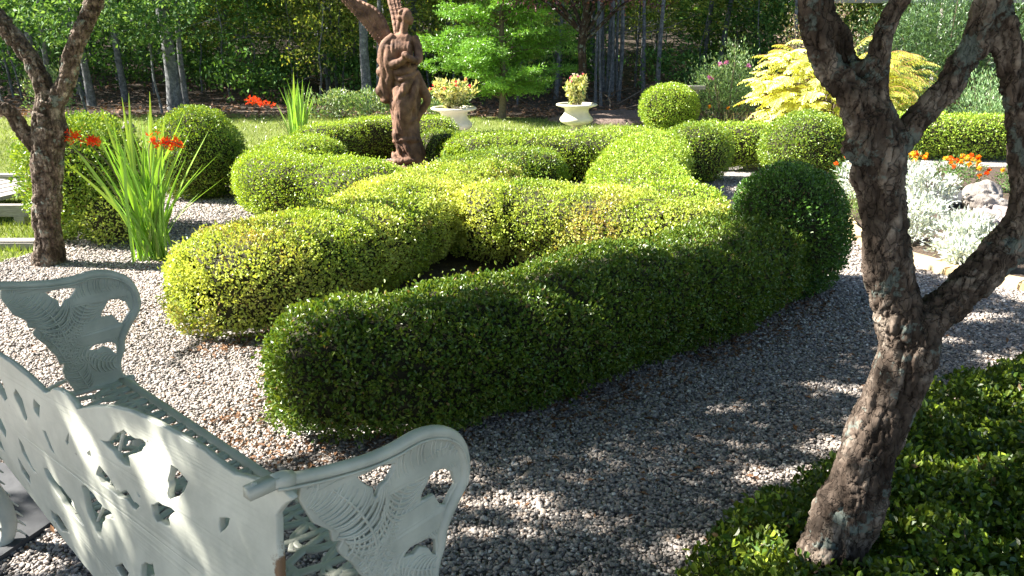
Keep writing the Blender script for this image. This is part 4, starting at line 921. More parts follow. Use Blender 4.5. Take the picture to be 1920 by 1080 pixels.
        add_tube(g, np.c_[Lp[:, 0], y0 + yk * np.linspace(0, 1, n), Lp[:, 1]], np.linspace(.026, .012, n), 10)
        return g
    for lead, trail, y0, yk in (([(372, 235), (352, 170), (325, 110), (285, 70), (225, 42), (165, 12), (120, -22), (85, -50)], [(318, 300), (296, 262), (262, 222), (232, 178), (196, 135), (150, 85), (108, 38), (72, -20)], .03, .06),
                                ([(405, 215), (392, 150), (378, 90), (360, 30), (345, -30), (325, -110), (300, -170)], [(455, 200), (448, 130), (438, 75), (425, 20), (405, -40), (385, -100), (340, -170)], .07, .30)):
        g = wing(lead, trail, y0, yk); V, F = g.out()
        w = obj("wing", mesh("wing", V, F, M_TERRA, smooth=True), e)
statue()

# ------------------------------------------------------------------ urns
def urn(x, y, s, label):
    e = empty("garden_urn", (x, y, 0), label, "urn", "cream urns behind the knot garden")
    def part(name, prof, rm=None, seg=64):
        g = Geo(); lathe(g, [(r * s, z * s) for r, z in prof], seg, rmod=rm); return g.obj(name, M_URN, e)
    g = Geo(); add_box(g, (0, 0, .025 * s), (.26 * s, .26 * s, .05 * s)); g.obj("base", M_URN, e, False)
    part("stem", [(.0, .048), (.13, .05), (.125, .065), (.08, .08), (.055, .095), (.052, .115), (.08, .125), (.085, .135), (.06, .142), (.08, .15)])
    part("bowl", [(.06, .145), (.13, .152), (.20, .172), (.240, .20), (.255, .235), (.245, .265), (.225, .285)], lambda z, t: 1 + .020 * np.abs(np.cos(t * 14)) * (z < .25 * s))
    part("neck", [(.228, .282), (.205, .31), (.188, .34), (.183, .37), (.192, .40), (.215, .42), (.235, .432)])
    part("rim", [(.23, .428), (.27, .434), (.30, .440), (.315, .450), (.315, .466), (.30, .474), (.27, .474), (.26, .46), (.24, .42), (.0, .41)], lambda z, t: 1 + .008 * np.cos(t * 40) * (z > .43 * s))
    g = Geo(); lathe(g, [(0, .447 * s), (.255 * s, .444 * s)], 24); g.obj("soil", M_SOIL, e)
    return e
urn(-.80, 11.2, .99, "left cream urn with a wide rim, planted with red flowers, by the angel")
urn(.95, 12.0, .95, "right cream urn with a wide rim and pink and white flowers")

def potted(x, y, z0, label, flower, hgt, wid, seed):
    r = np.random.default_rng(seed); c = Cards(); st = Geo(); fl = []
    for k in range(44):
        a = r.uniform(0, 2 * PI); sp = r.uniform(.0, wid); h = hgt * r.uniform(.6, 1.0)
        P0 = np.array([.06 * math.cos(a), .06 * math.sin(a), 0]); P1 = np.array([sp * math.cos(a), sp * math.sin(a), h]); Pm = (P0 + P1) / 2 + [0, 0, h * .12]
        q = catmull([P0, Pm, P1], 5); add_tube(st, q, .0035, 4, False)
        for s in np.linspace(.2, 1, 9):
            b = P0 * (1 - s) + P1 * s + [0, 0, .1 * h * math.sin(s * PI)]
            for _ in range(5):
                d = unit(r.normal(size=3) + [0, 0, .3]); c.add(b, d, unit(r.normal(size=3)), r.uniform(.05, .085), r.uniform(.022, .034), np.array([.66, .66, .30]) * r.uniform(.6, 1.2) if r.random() < .8 else np.array([.12, .22, .05]))
        if k % (3 if flower == 'red' else 4) == 0: fl.append(P1 + [0, 0, .02 if flower == 'red' else .06])
    e = empty("flowering_plant", (x, y, z0), label, "plant", "flowering plants in the urns")
    c.obj("leaves", e); st.obj("stems", M_TWIG, e)
    for p in fl:
        f = Cards(); n = 16; d = unit(r.normal(size=(n, 3)) + [0, 0, .4]); colr = np.array([.80, .05, .16]) if flower == 'red' else (np.array([.75, .62, .72]) if r.random() < .6 else np.array([.7, .15, .3]))
        f.add(np.repeat(p[None], n, 0), d, r.normal(size=(n, 3)), .028, .014, colr * r.uniform(.7, 1.2, (n, 1))); f.obj("flower", e, mat=M_PETAL)
potted(-.80, 11.2, .44, "bushy pale leaved plant with red flowers growing in the left urn", 'red', .38, .33, 1)
potted(.95, 12.0, .42, "upright pale leaved plant with pink and white flowers in the right urn", 'pink', .40, .19, 2)

# ------------------------------------------------------------------ blades and crocosmia
class Strips:
    def __init__(s): s.V = []; s.F = []; s.C = []; s.n = 0
    def add(s, P, W, col, side=None):
        P = np.asarray(P, float); m = len(P); T = unit(np.gradient(P, axis=0)); up = side if side is not None else unit(np.cross(T.mean(0), [0, 0, 1.0]) + [1e-4, 0, 0])
        up = unit(up); Nn = unit(np.cross(T, up)); W = np.asarray(W)[:, None]
        V = np.stack([P - up * W / 2, P + Nn * W * .18, P + up * W / 2], 1).reshape(-1, 3)
        i = np.arange(m - 1)[:, None] * 3; F = np.concatenate([i + [0, 1, 4, 3], i + [1, 2, 5, 4]]); s.V.append(V); s.F.append(F + s.n); s.n += len(V); s.C.append(np.broadcast_to(col, (len(V), 3)))
    def obj(s, name, parent=None, mat=None):
        return obj(name, mesh(name, np.concatenate(s.V), np.concatenate(s.F), mat or M_LEAF, {"col": ('POINT', np.concatenate(s.C))}, smooth=True), parent)

def crocosmia(x, y, h, n, label, flowers, seed, spread=.5, explicit=()):
    r = np.random.default_rng(seed); e = empty("crocosmia", (x, y, 0), label, "plant", None); st = Strips()
    for k in range(n):
        a = r.uniform(0, 2 * PI); b = np.array([.045 * r.normal(), .04 * r.normal(), 0]); hh = h * r.uniform(.45, 1.0); ln = spread * r.uniform(.1, 1) * (1.15 - hh / h * .55)
        tip = b + np.array([math.cos(a) * ln, math.sin(a) * ln * .7, hh]); mid = b * .5 + tip * .5 + np.array([-math.cos(a) * ln * .12, 0, hh * .06])
        P = catmull([b, mid, tip], 7); s = np.linspace(0, 1, len(P)); W = r.uniform(.012, .026) * np.clip(np.sin(PI * (s * .82 + .18)), .04, 1) ** .8
        st.add(P, W, np.array([.22, .42, .06]) * r.uniform(.65, 1.35), np.array([math.cos(a * 3 + k), math.sin(a * 3 + k), .05]))
    for tip, w in explicit:
        b = np.array([.05 * r.normal(), .05 * r.normal(), 0]); tip = np.array(tip); mid = b * .5 + tip * .5 + [0, 0, .06]; P = catmull([b, mid, tip], 9); s = np.linspace(0, 1, len(P))
        st.add(P, w * np.clip(np.sin(PI * (s * .85 + .15)), .03, 1) ** .8, np.array([.30, .46, .08]) * r.uniform(.8, 1.3), np.array([1, .35 * r.normal(), .0]))
    st.obj("leaves", e)
    sg = Geo()
    for (p0, p1) in flowers:
        p0, p1 = np.array(p0, float), np.array(p1, float); base = np.array([p0[0] * .1, 0, .1]); P = catmull([base, (base + p0) / 2 + [0, 0, .12], p0, p1], 8); add_tube(sg, P, .0032, 5, False)
        fc = Cards(); pc = catmull([p0, (p0 + p1) / 2 + [0, 0, .012], p1], 5)
        for i, q in enumerate(pc):
            for _ in range(2):
                m = 5; ax = unit(r.normal(size=3) * .5 + [0, -.3, .6]); d = unit(ax * .55 + unit(r.normal(size=(m, 3)))); fc.add(np.repeat((q + r.normal(size=3) * [.006, .01, .018])[None], m, 0), d, r.normal(size=(m, 3)), r.uniform(.022, .036, m), .009, np.array([.85, .035 + .10 * r.random(), .012]))
        fc.obj("flower_spike", e, mat=M_PETAL)
    sg.obj("flower_stems", M_TWIG, e)
crocosmia(-2.36, 5.1, .98, 66, "tall red flowered crocosmia clump with sword leaves on the left gravel", [((-.42, -.1, .82), (-.31, -.1, .83)), ((-.27, -.1, .815), (-.20, -.1, .81)), ((.12, -.1, .80), (.26, -.12, .79)), ((.23, -.15, .80), (.33, -.15, .79))], 4, .72,
          [((-.02, 0, 1.09), .034), ((-.09, .05, 1.06), .034), ((.12, -.02, 1.10), .03), ((-.22, .02, 1.0), .03), ((-.5, -.1, .99), .024), ((-.55, 0, .72), .026), ((.45, .0, .86), .02), ((.2, 0, .98), .03), ((.04, .1, .97), .03), ((-.14, .05, .95), .03), ((.3, -.05, .8), .03), ((-.35, .1, .9), .03)])
crocosmia(-2.72, 10.3, .92, 42, "second crocosmia clump with red flowers, beyond the back left hedge", [((-.62, 0, .62), (-.45, 0, .6)), ((-.55, -.05, .66), (-.36, -.1, .58)), ((-.5, .1, .6), (-.30, .1, .55))], 8, .35, [((.0, 0, .98), .04), ((.12, .0, .82), .04), ((.2, .05, .8), .04), ((.05, 0, .78), .04), ((-.25, 0, .6), .03), ((.26, 0, .7), .04), ((-.1, 0, .7), .04)])

# ------------------------------------------------------------------ golden sumac
def sumac():
    r = np.random.default_rng(21); b0 = np.array([4.35, 11.0, 0]); e = empty("golden_sumac", tuple(b0), "spreading golden yellow cutleaf sumac with drooping feathery leaves, behind the big trunk", "shrub"); c = Cards(); g = Geo(); st = Geo()
    for k in range(13):
        a = r.uniform(0, 2 * PI); tip = np.array([math.cos(a) * r.uniform(.2, .95), math.sin(a) * r.uniform(.1, .6), r.uniform(.55, 1.15)]); add_tube(st, catmull([[0, 0, 0], tip * [.5, .5, .35], tip], 5), np.linspace(.022, .008, 11), 7, False)
    n = 480
    for k in range(n):
        u = unit(r.normal(size=3) * [1, .8, .8]); rad = r.uniform(.5, 1.0)
        s0 = np.array([u[0] * .98 * rad, u[1] * .62 * rad, .68 + u[2] * .62 * rad + .10 * math.sin(u[0] * 9 + k % 3)]); s0[2] = max(s0[2], .10)
        out = unit(np.array([u[0] + .35 * r.normal(), u[1] * .8 - .25 + .25 * r.normal(), 0.0]) + 1e-6); Lh = r.uniform(.28, .5); sid = unit(np.cross(out, [0, 0, 1.0]))
        x = np.linspace(0, 1, 15); P = s0 + out * (x[:, None] * Lh) + np.array([0, 0, 1.0]) * (Lh * (r.uniform(.45, .95) * x - r.uniform(.5, .85) * x ** 2.2))[:, None]
        add_tube(g, P[::2], .0028, 4, False); T = unit(np.gradient(P, axis=0))
        colr = np.array([.78, .82, .24]) * r.uniform(.6, 1.2); 
        if s0[2] < .25 and r.random() < .5: colr = np.array([.55, .30, .04]) * r.uniform(.7, 1.2)
        if r.random() < .15: colr = np.array([.40, .45, .07])
        for sg in (-1, 1):
            m = 14; ll = .095 * np.sin(PI * (np.linspace(.12, .93, m)))
            d = unit(sid * sg * .8 + T[1:] * .5 + np.array([0, 0, -.55]) + r.normal(size=(m, 3)) * .12); c.add(P[1:], d, unit(T[1:] + [0, 0, .8]), ll + .012, .024, colr * r.uniform(.85, 1.15, (m, 1)))
    c.obj("leaves", e); g.obj("leaf_stalks", simple("sumac_stalk", (.3, .12, .05), (.4, .25, .08)), e); st.obj("stems", M_TWIG, e)
sumac()

# ------------------------------------------------------------------ general leafy plants
def leafy(name, c, r3, n, L, W, cols, label, cat, group=None, seed=0, up=.3, stems=14, mat=None, zc=None, clump=0, droop=0, tall=None):
    r = np.random.default_rng(seed + 100); zc = r3[2] if zc is None else zc; e = empty(name, c, label, cat, group); g = Geo()
    if clump:
        cc = unit(r.normal(size=(clump, 3))) * (r.random((clump, 1)) ** .4) * np.array(r3); k = r.integers(0, clump, n); P = cc[k] + r.normal(size=(n, 3)) * np.array(r3) * .17
    else: P = unit(r.normal(size=(n, 3))) * (r.random((n, 1)) ** .45) * np.array(r3)
    P[:, 2] += zc; P = P[P[:, 2] > .02]; n = len(P)
    D = unit(unit(P - [0, 0, zc * .6]) * .7 + r.normal(size=(n, 3)) * .6 + [0, 0, up - droop]); cs = np.array(cols); k = r.integers(0, len(cs), n)
    cd = Cards(); cd.add(P, D, r.normal(size=(n, 3)) + [0, 0, .8], L * r.uniform(.6, 1.3, n), W * r.uniform(.6, 1.3, n), cs[k] * r.uniform(.7, 1.3, (n, 1))); cd.obj("leaves", e, mat=mat)
    for _ in range(stems):
        q = P[r.integers(n)]; add_tube(g, catmull([[q[0] * .15, q[1] * .15, 0], [q[0] * .6, q[1] * .6, q[2] * .45], q], 4), [.004 * max(r3[2], .2) * 2] * 9, 5, False)
    if stems: g.obj("stems", M_TWIG, e)
    return e, P, r

def add_flowers(e, pts, colr, size, r, name="flower", petals=14):
    for p in pts:
        f = Cards(); d = unit(r.normal(size=(petals, 3)) + [0, -.3, .5]); f.add(np.repeat(np.asarray(p)[None], petals, 0), d, r.normal(size=(petals, 3)), size, size * .55, np.array(colr) * r.uniform(.75, 1.2, (petals, 1))); f.obj(name, e, mat=M_PETAL)

# flower bed at the right: edging stones, soil, marigolds, dusty miller, rocks
flat_poly("flower_bed", BED, .02, M_SOIL, 6, .03)
def stone(name, c, s, label, cat, group=None, mat=None, seed=0, rz=0):
    def rk(g): add_ell(g, (0, 0, 0), np.array(s), 18, 12)
    V, F = remeshed([rk], min(s) * .16, 0); Nn = vnormals(V, F); q = V + seed * 3.7; V = V + Nn * (min(s) * (.55 * vnoise(q * 1.1 / max(s)) + .28 * fbm(q * 3 / max(s), 3)))[:, None]
    V[:, 2] = np.maximum(V[:, 2], -c[2] + .0); o = obj(name, mesh(name, V, F, mat or M_ROCK, smooth=True)); o.location = c; o.rotation_euler = (0, 0, rz); return tag(o, label, cat, group)
edge = [(2.60, 6.15), (2.52, 5.75), (2.55, 5.32), (2.66, 4.95), (2.86, 4.62), (3.16, 4.38), (3.55, 4.20), (3.95, 4.10)]
ed_l = ["farthest tan edging stone along the flower bed", "tan edging stone just left of the big trunk, second from the far end", "tan edging stone right beside the dark round boxwood", "tan edging stone behind the big trunk", "long tan edging stone between the big trunk and its low right limb", "tan edging stone half hidden by the low right limb", "tan edging stone right of the low limb", "rightmost tan edging stone of the flower bed"]
for k, (x, y) in enumerate(edge):
    g = Geo(); nx = edge[min(k + 1, 7)]; pv = edge[max(k - 1, 0)]; a = math.atan2(nx[1] - pv[1], nx[0] - pv[0]); add_box(g, (0, 0, .035), (.40, .15, .06)); V, F = g.out()
    import bmesh
    bm = bmesh.new(); tm = mesh("edging_stone", V, F, M_FLAG); bm.from_mesh(tm); bmesh.ops.subdivide_edges(bm, edges=bm.edges[:], cuts=4, use_grid_fill=True); bmesh.ops.bevel(bm, geom=[e for e in bm.edges if e.calc_face_angle(0) > 1], offset=.008, segments=2, affect='EDGES')
    for v in bm.verts: nn = float(vnoise(np.array([[v.co.x * 7 + k, v.co.y * 7, v.co.z * 5]]))[0]); v.co.x += .012 * nn; v.co.y += .018 * nn; v.co.z += .006 * nn
    bm.to_mesh(tm); bm.free(); o = obj("edging_stone", tm); o.location = (x, y, 0); o.rotation_euler = (0, 0, a); tag(o, ed_l[k], "stone", "tan edging stones of the flower bed")
stone("boulder", (4.16, 6.95, .10), (.16, .13, .10), "pale boulder at the right end of the dry basin, behind the low limb", "rock", "rocks round the dry basin", seed=1)
stone("boulder", (3.96, 6.55, .08), (.17, .15, .12), "darker boulder in front of the pale one beside the pebble pile", "rock", "rocks round the dry basin", seed=2)
stone("boulder", (3.62, 6.15, .04), (.28, .10, .06), "low flat grey stone behind the white leaved plants", "rock", "rocks round the dry basin", seed=3)
g = Geo(); add_box(g, (3.85, 7.0, .035), (.8, .5, .04), .3); o = g.obj("slate_slab", M_SLATE, smooth=False); tag(o, "flat dark slate slab lying in the flower bed before the marigolds", "slab")
pb = stone("river_pebble", (3.9, 6.2, .05), (.06, .045, .03), "smooth grey river pebble in the pile beside the boulders", "rock", "smooth river pebbles piled by the boulders", M_PEBBLE, 5)
r_ = np.random.default_rng(5)
for k in range(46):
    c = pb.copy(); COL.objects.link(c); x = 3.62 + .6 * r_.random(); y = 6.02 + .42 * r_.random() + .1 * (x - 3.9); c.location = (x, y, .045 + .03 * r_.random()); c.rotation_euler = (0, 0, r_.uniform(0, 6)); s = r_.uniform(.7, 1.25); c.scale = (s, s, s)

SIL = [(.58, .62, .62), (.72, .76, .75), (.38, .44, .41)]
dm = [((2.82, 5.5, 0), (.19, .17, .17), "dusty miller right beside the big trunk, low at the bed edge"), ((3.0, 5.12, 0), (.20, .17, .13), "wide dusty miller in the angle between trunk and low limb"), ((3.28, 5.6, 0), (.17, .14, .12), "dusty miller beside the pebble pile"),
      ((3.48, 6.7, 0), (.25, .2, .19), "large dusty miller mound below the orange marigolds"), ((3.12, 7.1, 0), (.16, .15, .24), "small dusty miller showing just right of the big trunk, behind the others"), ((2.86, 4.86, 0), (.11, .1, .09), "small dusty miller nearest the tan edging stones")]
for k, (c, r3, lb) in enumerate(dm): leafy("dusty_miller", c, r3, 1500, .05, .016, SIL, lb, "plant", "silver white dusty miller plants", k, .5, 5, M_SILVER, clump=38)
mg = [((3.25, 7.55, 0), (.22, .18, .17), "orange marigold clump right of the big trunk"), ((3.75, 7.75, 0), (.28, .2, .20), "tallest marigold clump with red and yellow flowers behind the dusty miller"), ((4.25, 7.6, 0), (.28, .2, .17), "marigold clump in the middle of the bed before the hedge"), ((4.7, 7.3, 0), (.26, .2, .15), "marigold clump at the right beside the far limb"),
      ((2.98, 6.35, 0), (.15, .15, .15), "small marigold clump close to the big trunk"), ((3.04, 4.86, 0), (.12, .1, .11), "low marigold above the low limb, nearest the camera")]
for k, (c, r3, lb) in enumerate(mg):
    e, P, r = leafy("marigold", c, r3, 900, .04, .011, [(.07, .16, .04), (.12, .22, .05)], lb, "plant", "orange marigolds in the right bed", 20 + k, .4, 5)
    top = P[(P[:, 2] > np.quantile(P[:, 2], .70)) | (P[:, 1] < np.quantile(P[:, 1], .12))]; top = top[r.choice(len(top), 22 if k < 4 else 8)]
    for q in top: add_flowers(e, [q + [0, -.02, .03]], [(.90, .16, .02), (.95, .38, .02), (.95, .55, .05)][r.integers(3)], .03, r, petals=26)
leafy("low_herb", (2.75, 6.3, 0), (.15, .15, .12), 700, .03, .009, [(.16, .26, .08), (.25, .32, .12)], "small yellow green herb at the left of the big trunk, on the bed corner", "plant", None, 41, .6, 4)
# cooler green perennials behind the border hedge
ART = [(.22, .36, .17), (.34, .48, .26), (.15, .27, .11)]
leafy("grey_green_perennial", (5.25, 10.9, 0), (.7, .4, .42), 6000, .055, .014, ART, "feathery grey green perennial between the sumac and the low limb", "plant", "grey green perennials behind the border hedge", 50, .8, 26, clump=120)
leafy("grey_green_perennial", (6.35, 10.7, 0), (.62, .4, .45), 6000, .055, .014, ART, "feathery grey green perennial in the gap left of the far right limb", "plant", "grey green perennials behind the border hedge", 51, .8, 26, clump=120)
leafy("evergreen_shrub", (6.6, 12.7, 0), (1.35, .7, .85), 24000, .075, .015, [(.08, .15, .06), (.14, .24, .09), (.04, .09, .035)], "big dark feathery evergreen shrub under the wooden rail, top right", "shrub", None, 52, .2, 40, clump=330, zc=1.12)
leafy("red_leaf_shrub", (6.9, 12.2, 0), (.7, .4, .3), 2500, .05, .022, [(.10, .035, .03), (.16, .06, .04), (.06, .03, .02)], "dark red leaved shrub low in front of the big evergreen", "shrub", None, 53, .2, 20, clump=60)
leafy("pale_twiggy_shrub", (4.9, 13.2, 0), (.7, .5, .8), 3000, .045, .02, [(.26, .26, .12), (.30, .20, .16), (.16, .2, .08)], "pale twiggy shrub between the sumac and the big evergreen", "shrub", None, 54, .2, 60, clump=60, zc=1.2)
e, P, r = leafy("cosmos_plant", (3.40, 12.9, 0), (.65, .3, .62), 6500, .05, .014, [(.24, .38, .15), (.34, .46, .22), (.14, .26, .08)], "tall airy cosmos with a few pink flowers left of the golden sumac", "plant", None, 55, .8, 46, clump=90)
add_flowers(e, [(-.22, -.2, .98), (-.12, -.2, 1.0), (.22, -.2, .95), (-.38, -.2, .78), (-.33, -.2, .76)], (.62, .25, .55), .05, r)
for p in ((-.35, -.25, .35), (-.05, -.25, .32), (.1, -.25, .38)): add_flowers(e, [p], (.85, .35, .03), .04, r)
st = Strips(); r = np.random.default_rng(60)
e = empty("pale_iris_clump", (2.78, 9.9, 0), "clump of pale straw coloured upright blades behind the round boxwood", "plant")
for k in range(46):
    b = np.array([r.normal() * .2, r.normal() * .07, 0]); t = b + [r.normal() * .1, r.normal() * .05, r.uniform(.3, .55)]; st.add(catmull([b, (b + t) / 2 + [0, 0, .02], t], 3), [.016, .018, .018, .014, .010, .006, .001], np.array([.42, .40, .18]) * r.uniform(.6, 1.2), np.array([1, .2 * r.normal(), 0]))
st.obj("leaves", e)
# small wooden post with a plank top, far rail, timber pieces at the left
e = empty("wooden_post", (2.86, 12.75, 0), "small weathered wooden post with a short plank on top beside the farthest round boxwood", "post")
g = Geo(); add_box(g, (0, 0, .3), (.06, .06, .6)); g.obj("post", M_WOOD, e, False); g = Geo(); add_box(g, (0, 0, .63), (.25, .12, .055)); g.obj("cap_board", M_WOOD, e, False)
e = empty("wooden_fence", (7.0, 13.6, 0), "pale wooden rail fence running along the top right behind the evergreen", "fence")
g = Geo(); add_box(g, (0, 0, 1.93), (4.2, .08, .075)); g.obj("rail", M_WOOD, e, False); g = Geo(); add_box(g, (0, .0, 1.2), (4.2, .06, .075)); g.obj("rail", M_WOOD, e, False)
for x in (-1.9, 0, 1.9): g = Geo(); add_box(g, (x, .09, 1.0), (.1, .09, 2.0)); g.obj("post", M_WOOD, e, False)
def timber(name, c, s, rz, label):
    g = Geo(); add_box(g, (0, 0, s[2] / 2), s); V, F = g.out(); bm = bmesh.new(); tm = mesh(name, V, F, M_WOOD); bm.from_mesh(tm); bmesh.ops.bevel(bm, geom=bm.edges[:], offset=.012, segments=2, affect='EDGES'); bm.to_mesh(tm); bm.free()
    o = obj(name, tm); o.location = c; o.rotation_euler = (0, 0, rz); return tag(o, label, "timber", "grey landscape timbers on the lawn")
timber("landscape_timber", (-5.6, 7.95, 0), (2.9, .13, .10), .02, "far grey timber lying on the lawn behind the slatted platform")
timber("landscape_timber", (-4.5, 5.42, 0), (2.4, .12, .07), .0, "near grey timber edging the gravel behind the left tree trunk")
e = empty("slatted_platform", (-4.55, 6.6, 0), "low grey slatted wooden platform at the left edge, behind the left tree", "platform", rz=0)
for k in range(9):
    g = Geo(); add_box(g, (-1.1 + .16 * k + .3, .05, .18), (.125, 1.0, .03), -.25); g.obj("slat", M_WOOD, e, False)
for y in (-.42, .45): g = Geo(); add_box(g, (-.1, y, .115), (1.7, .07, .09)); g.obj("beam", M_WOOD, e, False)
for x in (-.9, .68):
    for y in (-.42, .45): g = Geo(); add_box(g, (x, y, .04), (.08, .066, .08)); g.obj("foot", M_WOOD, e, False)
g = Geo(); lathe(g, [(0, 0), (.05, 0), (.04, .3), (.04, .55), (.06, .57), (.055, .63), (.03, .66), (0, .67)], 18); o = g.obj("stone_post", M_ROCK, loc=(-3.55, 7.5, 0)); tag(o, "small dark grey stone post poking up between the two left bushes", "post")

# ------------------------------------------------------------------ feathery green tree and purple tree
def feathery():
    r = np.random.default_rng(71); b = np.array([-.18, 14.2, 0]); e = empty("feathery_tree", tuple(b), "bright green feathery young conifer standing behind the two urns", "tree"); g = Geo(); c = Cards()
    add_tube(g, catmull([[0, 0, -.1], [.03, 0, .6], [0, .02, 1.8], [.03, 0, 4.2]], 6), np.linspace(.075, .02, 19), 10)
    for k in range(170):
        z = .32 + 3.4 * r.random() ** 1.25; a = r.uniform(0, 2 * PI); L = (1.62 - .22 * z) * r.uniform(.55, 1.0) * np.interp(z, [.4, .9, 4], [.75, 1, 1]); d = np.array([math.cos(a), math.sin(a), r.uniform(.05, .5)])
        tip = np.array([0, 0, z]) + d * L; P = catmull([[0, 0, z], np.array([0, 0, z]) + d * L * .5 + [0, 0, .05], tip - [0, 0, .06 * L]], 8); add_tube(g, P, np.linspace(.012, .003, len(P)), 5, False)
        for q in P[3:]:
            for _ in range(5):
                s = unit(np.array([-math.sin(a), math.cos(a), 0]) * r.choice([-1, 1]) * .9 + d * .5 + r.normal(size=3) * .3 + [0, 0, .05]); ll = r.uniform(.12, .24); x = np.linspace(.1, 1, 7)[:, None]; Q = q + s * ll * x - np.array([0, 0, .18]) * ll * x ** 2
                m = len(Q); dd = unit(s + r.normal(size=(m, 3)) * .9); c.add(Q, dd, r.normal(size=(m, 3)) + [0, 0, 1.2], .06, .018, np.array([.17, .36, .045]) * r.uniform(.6, 1.35))
    g.obj("trunk", M_TWIG, e); c.obj("crown", e)
feathery()
def purple():
    r = np.random.default_rng(72); b = np.array([1.15, 13.5, 0]); e = empty("purple_leaf_tree", tuple(b), "slim brown trunked tree with dark purple leaves, just left of the right urn's wood gap", "tree"); g = Geo(); c = Cards()
    add_tube(g, catmull([[.04, 0, -.1], [.02, 0, .6], [-.02, 0, 1.3], [.03, 0, 1.8], [.1, 0, 3.6]], 6), np.linspace(.085, .04, 25), 10)
    for tip in ([-1.2, 0, 2.15], [-.6, .2, 2.6], [.9, 0, 2.5], [1.4, .2, 2.3], [.2, -.3, 3.0], [-1.6, -.1, 2.9], [.7, .1, 3.3]):
        tip = np.array(tip); s = np.array([0, 0, 1.25 + .2 * r.random()]); P = catmull([s, s * .5 + tip * .5 + [0, 0, .12], tip], 8); add_tube(g, P, np.linspace(.034, .012, len(P)), 8)
        for _ in range(26):
            q = P[r.integers(6, len(P))] + r.normal(size=3) * [.28, .28, .14]; q[2] = max(q[2], 1.92); m = 16; c.add(q + r.normal(size=(m, 3)) * .08, unit(r.normal(size=(m, 3)) + [0, 0, -.3]), r.normal(size=(m, 3)) + [0, 0, 1], .06, .035, np.array([.09, .03, .035]) * r.uniform(.5, 1.6, (m, 1)))
    for tip in ([.55, -.1, 1.9], [.32, -.1, 2.0]):
        P = catmull([[.08, 0, 1.35], [.3, -.05, 1.6], tip], 6); add_tube(g, P, np.linspace(.012, .005, len(P)), 6)
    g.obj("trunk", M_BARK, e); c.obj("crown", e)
purple()

# ------------------------------------------------------------------ the wood
def trunk_mesh(h, r0, seed, lean=.3):
    r = np.random.default_rng(seed); k = 9; z = np.linspace(-.3, h, k); P = np.c_[np.cumsum(r.normal(size=k) * .04) + lean * np.clip(z / h, 0, 1) ** 1.3 * r.normal() * .5, np.cumsum(r.normal(size=k) * .04), z]; P[:, :2] -= P[0, :2]
    Q = catmull(P, 5); rad = r0 * np.interp(Q[:, 2], [-.3, .15, .7, h], [1.5, 1.25, 1, .35]); g = Geo(); add_tube(g, Q, rad, 14, True)
    for _ in range(5):
        i = r.integers(6, len(Q) - 8); a = r.uniform(0, 6.28); d = np.array([math.cos(a), math.sin(a), .25]); L = r.uniform(.4, 1.3); add_tube(g, catmull([Q[i], Q[i] + d * L * .5, Q[i] + d * L + [0, 0, r.uniform(-.2, .3)]], 4), np.linspace(r0 * .18 + .004, .004, 9), 5, False)
    V, F = g.out(); V = V + (r0 * .12 * vnoise(V * np.array([18, 18, 5])))[:, None] * np.array([1, 1, 0]); return mesh("forest_trunk", V, F, M_BARK2, {"bark": ('POINT', np.ones(len(V)))}, smooth=True)
def crown_mesh(n, R, z0, z1, L, seed, cols, cl=60):
    r = np.random.default_rng(seed); c = unit(r.normal(size=(cl, 3))) * (r.random((cl, 1)) ** .4) * [R, R, (z1 - z0) / 2] + [0, 0, (z0 + z1) / 2]; k = r.integers(0, cl, n); P = c[k] + r.normal(size=(n, 3)) * [R * .16, R * .16, R * .07]; D = unit(r.normal(size=(n, 3)) + [0, 0, -.25])
    cs = np.array(cols)[r.integers(0, len(cols), n)] * r.uniform(.6, 1.4, (n, 1)); return leaf_cards(P, D, unit(r.normal(size=(n, 3)) * .7 + [0, 0, 1]), L * r.uniform(.6, 1.3, n), L * .55 * r.uniform(.7, 1.3, n), cs, name="forest_crown", mat=M_WOOD_LEAF)
FC = [(.085, .19, .05), (.14, .27, .06), (.05, .12, .035)]
FY = [(.28, .36, .06), (.36, .38, .09), (.16, .23, .05)]
TR = {}
for i, (rr) in enumerate((.03, .05, .08, .12, .19, .26)): TR[rr] = [trunk_mesh(11, rr, 200 + 3 * i + j) for j in range(3)]
CR = [crown_mesh(750, 2.9, 3.4 + .4 * j, 9.5, .34, 300 + j, FC, 70) for j in range(4)]
UN = [crown_mesh(2600, 1.2, .5, 3.6, .075, 320 + j, FC if j < 3 else FY, 60) for j in range(6)]
UNT = [trunk_mesh(3.4, .018, 340 + j, .6) for j in range(4)]
def ftree(x, y, rad, label, group=None, crown=True, seed=0, name="forest_tree", rz=0, cz=0):
    r = np.random.default_rng(seed); e = empty(name, (x, y, float(gz(np.array(x), np.array(y)))), label, "tree", group, rz)
    k = min(TR, key=lambda q: abs(q - rad)); t = obj("trunk", TR[k][seed % 3], e); s = rad / k; t.scale = (s, s, 1)
    if crown: c = obj("crown", CR[seed % 4], e); c.location = (0, 2.6 if y < 19 and not rz else 0, cz + (1.2 if y < 20 else 0)); c.rotation_euler = (0, 0, r.uniform(0, 6))
    return e
def wx(px, Y): return (px - 960) / 1500 * (.953 * Y + .42)
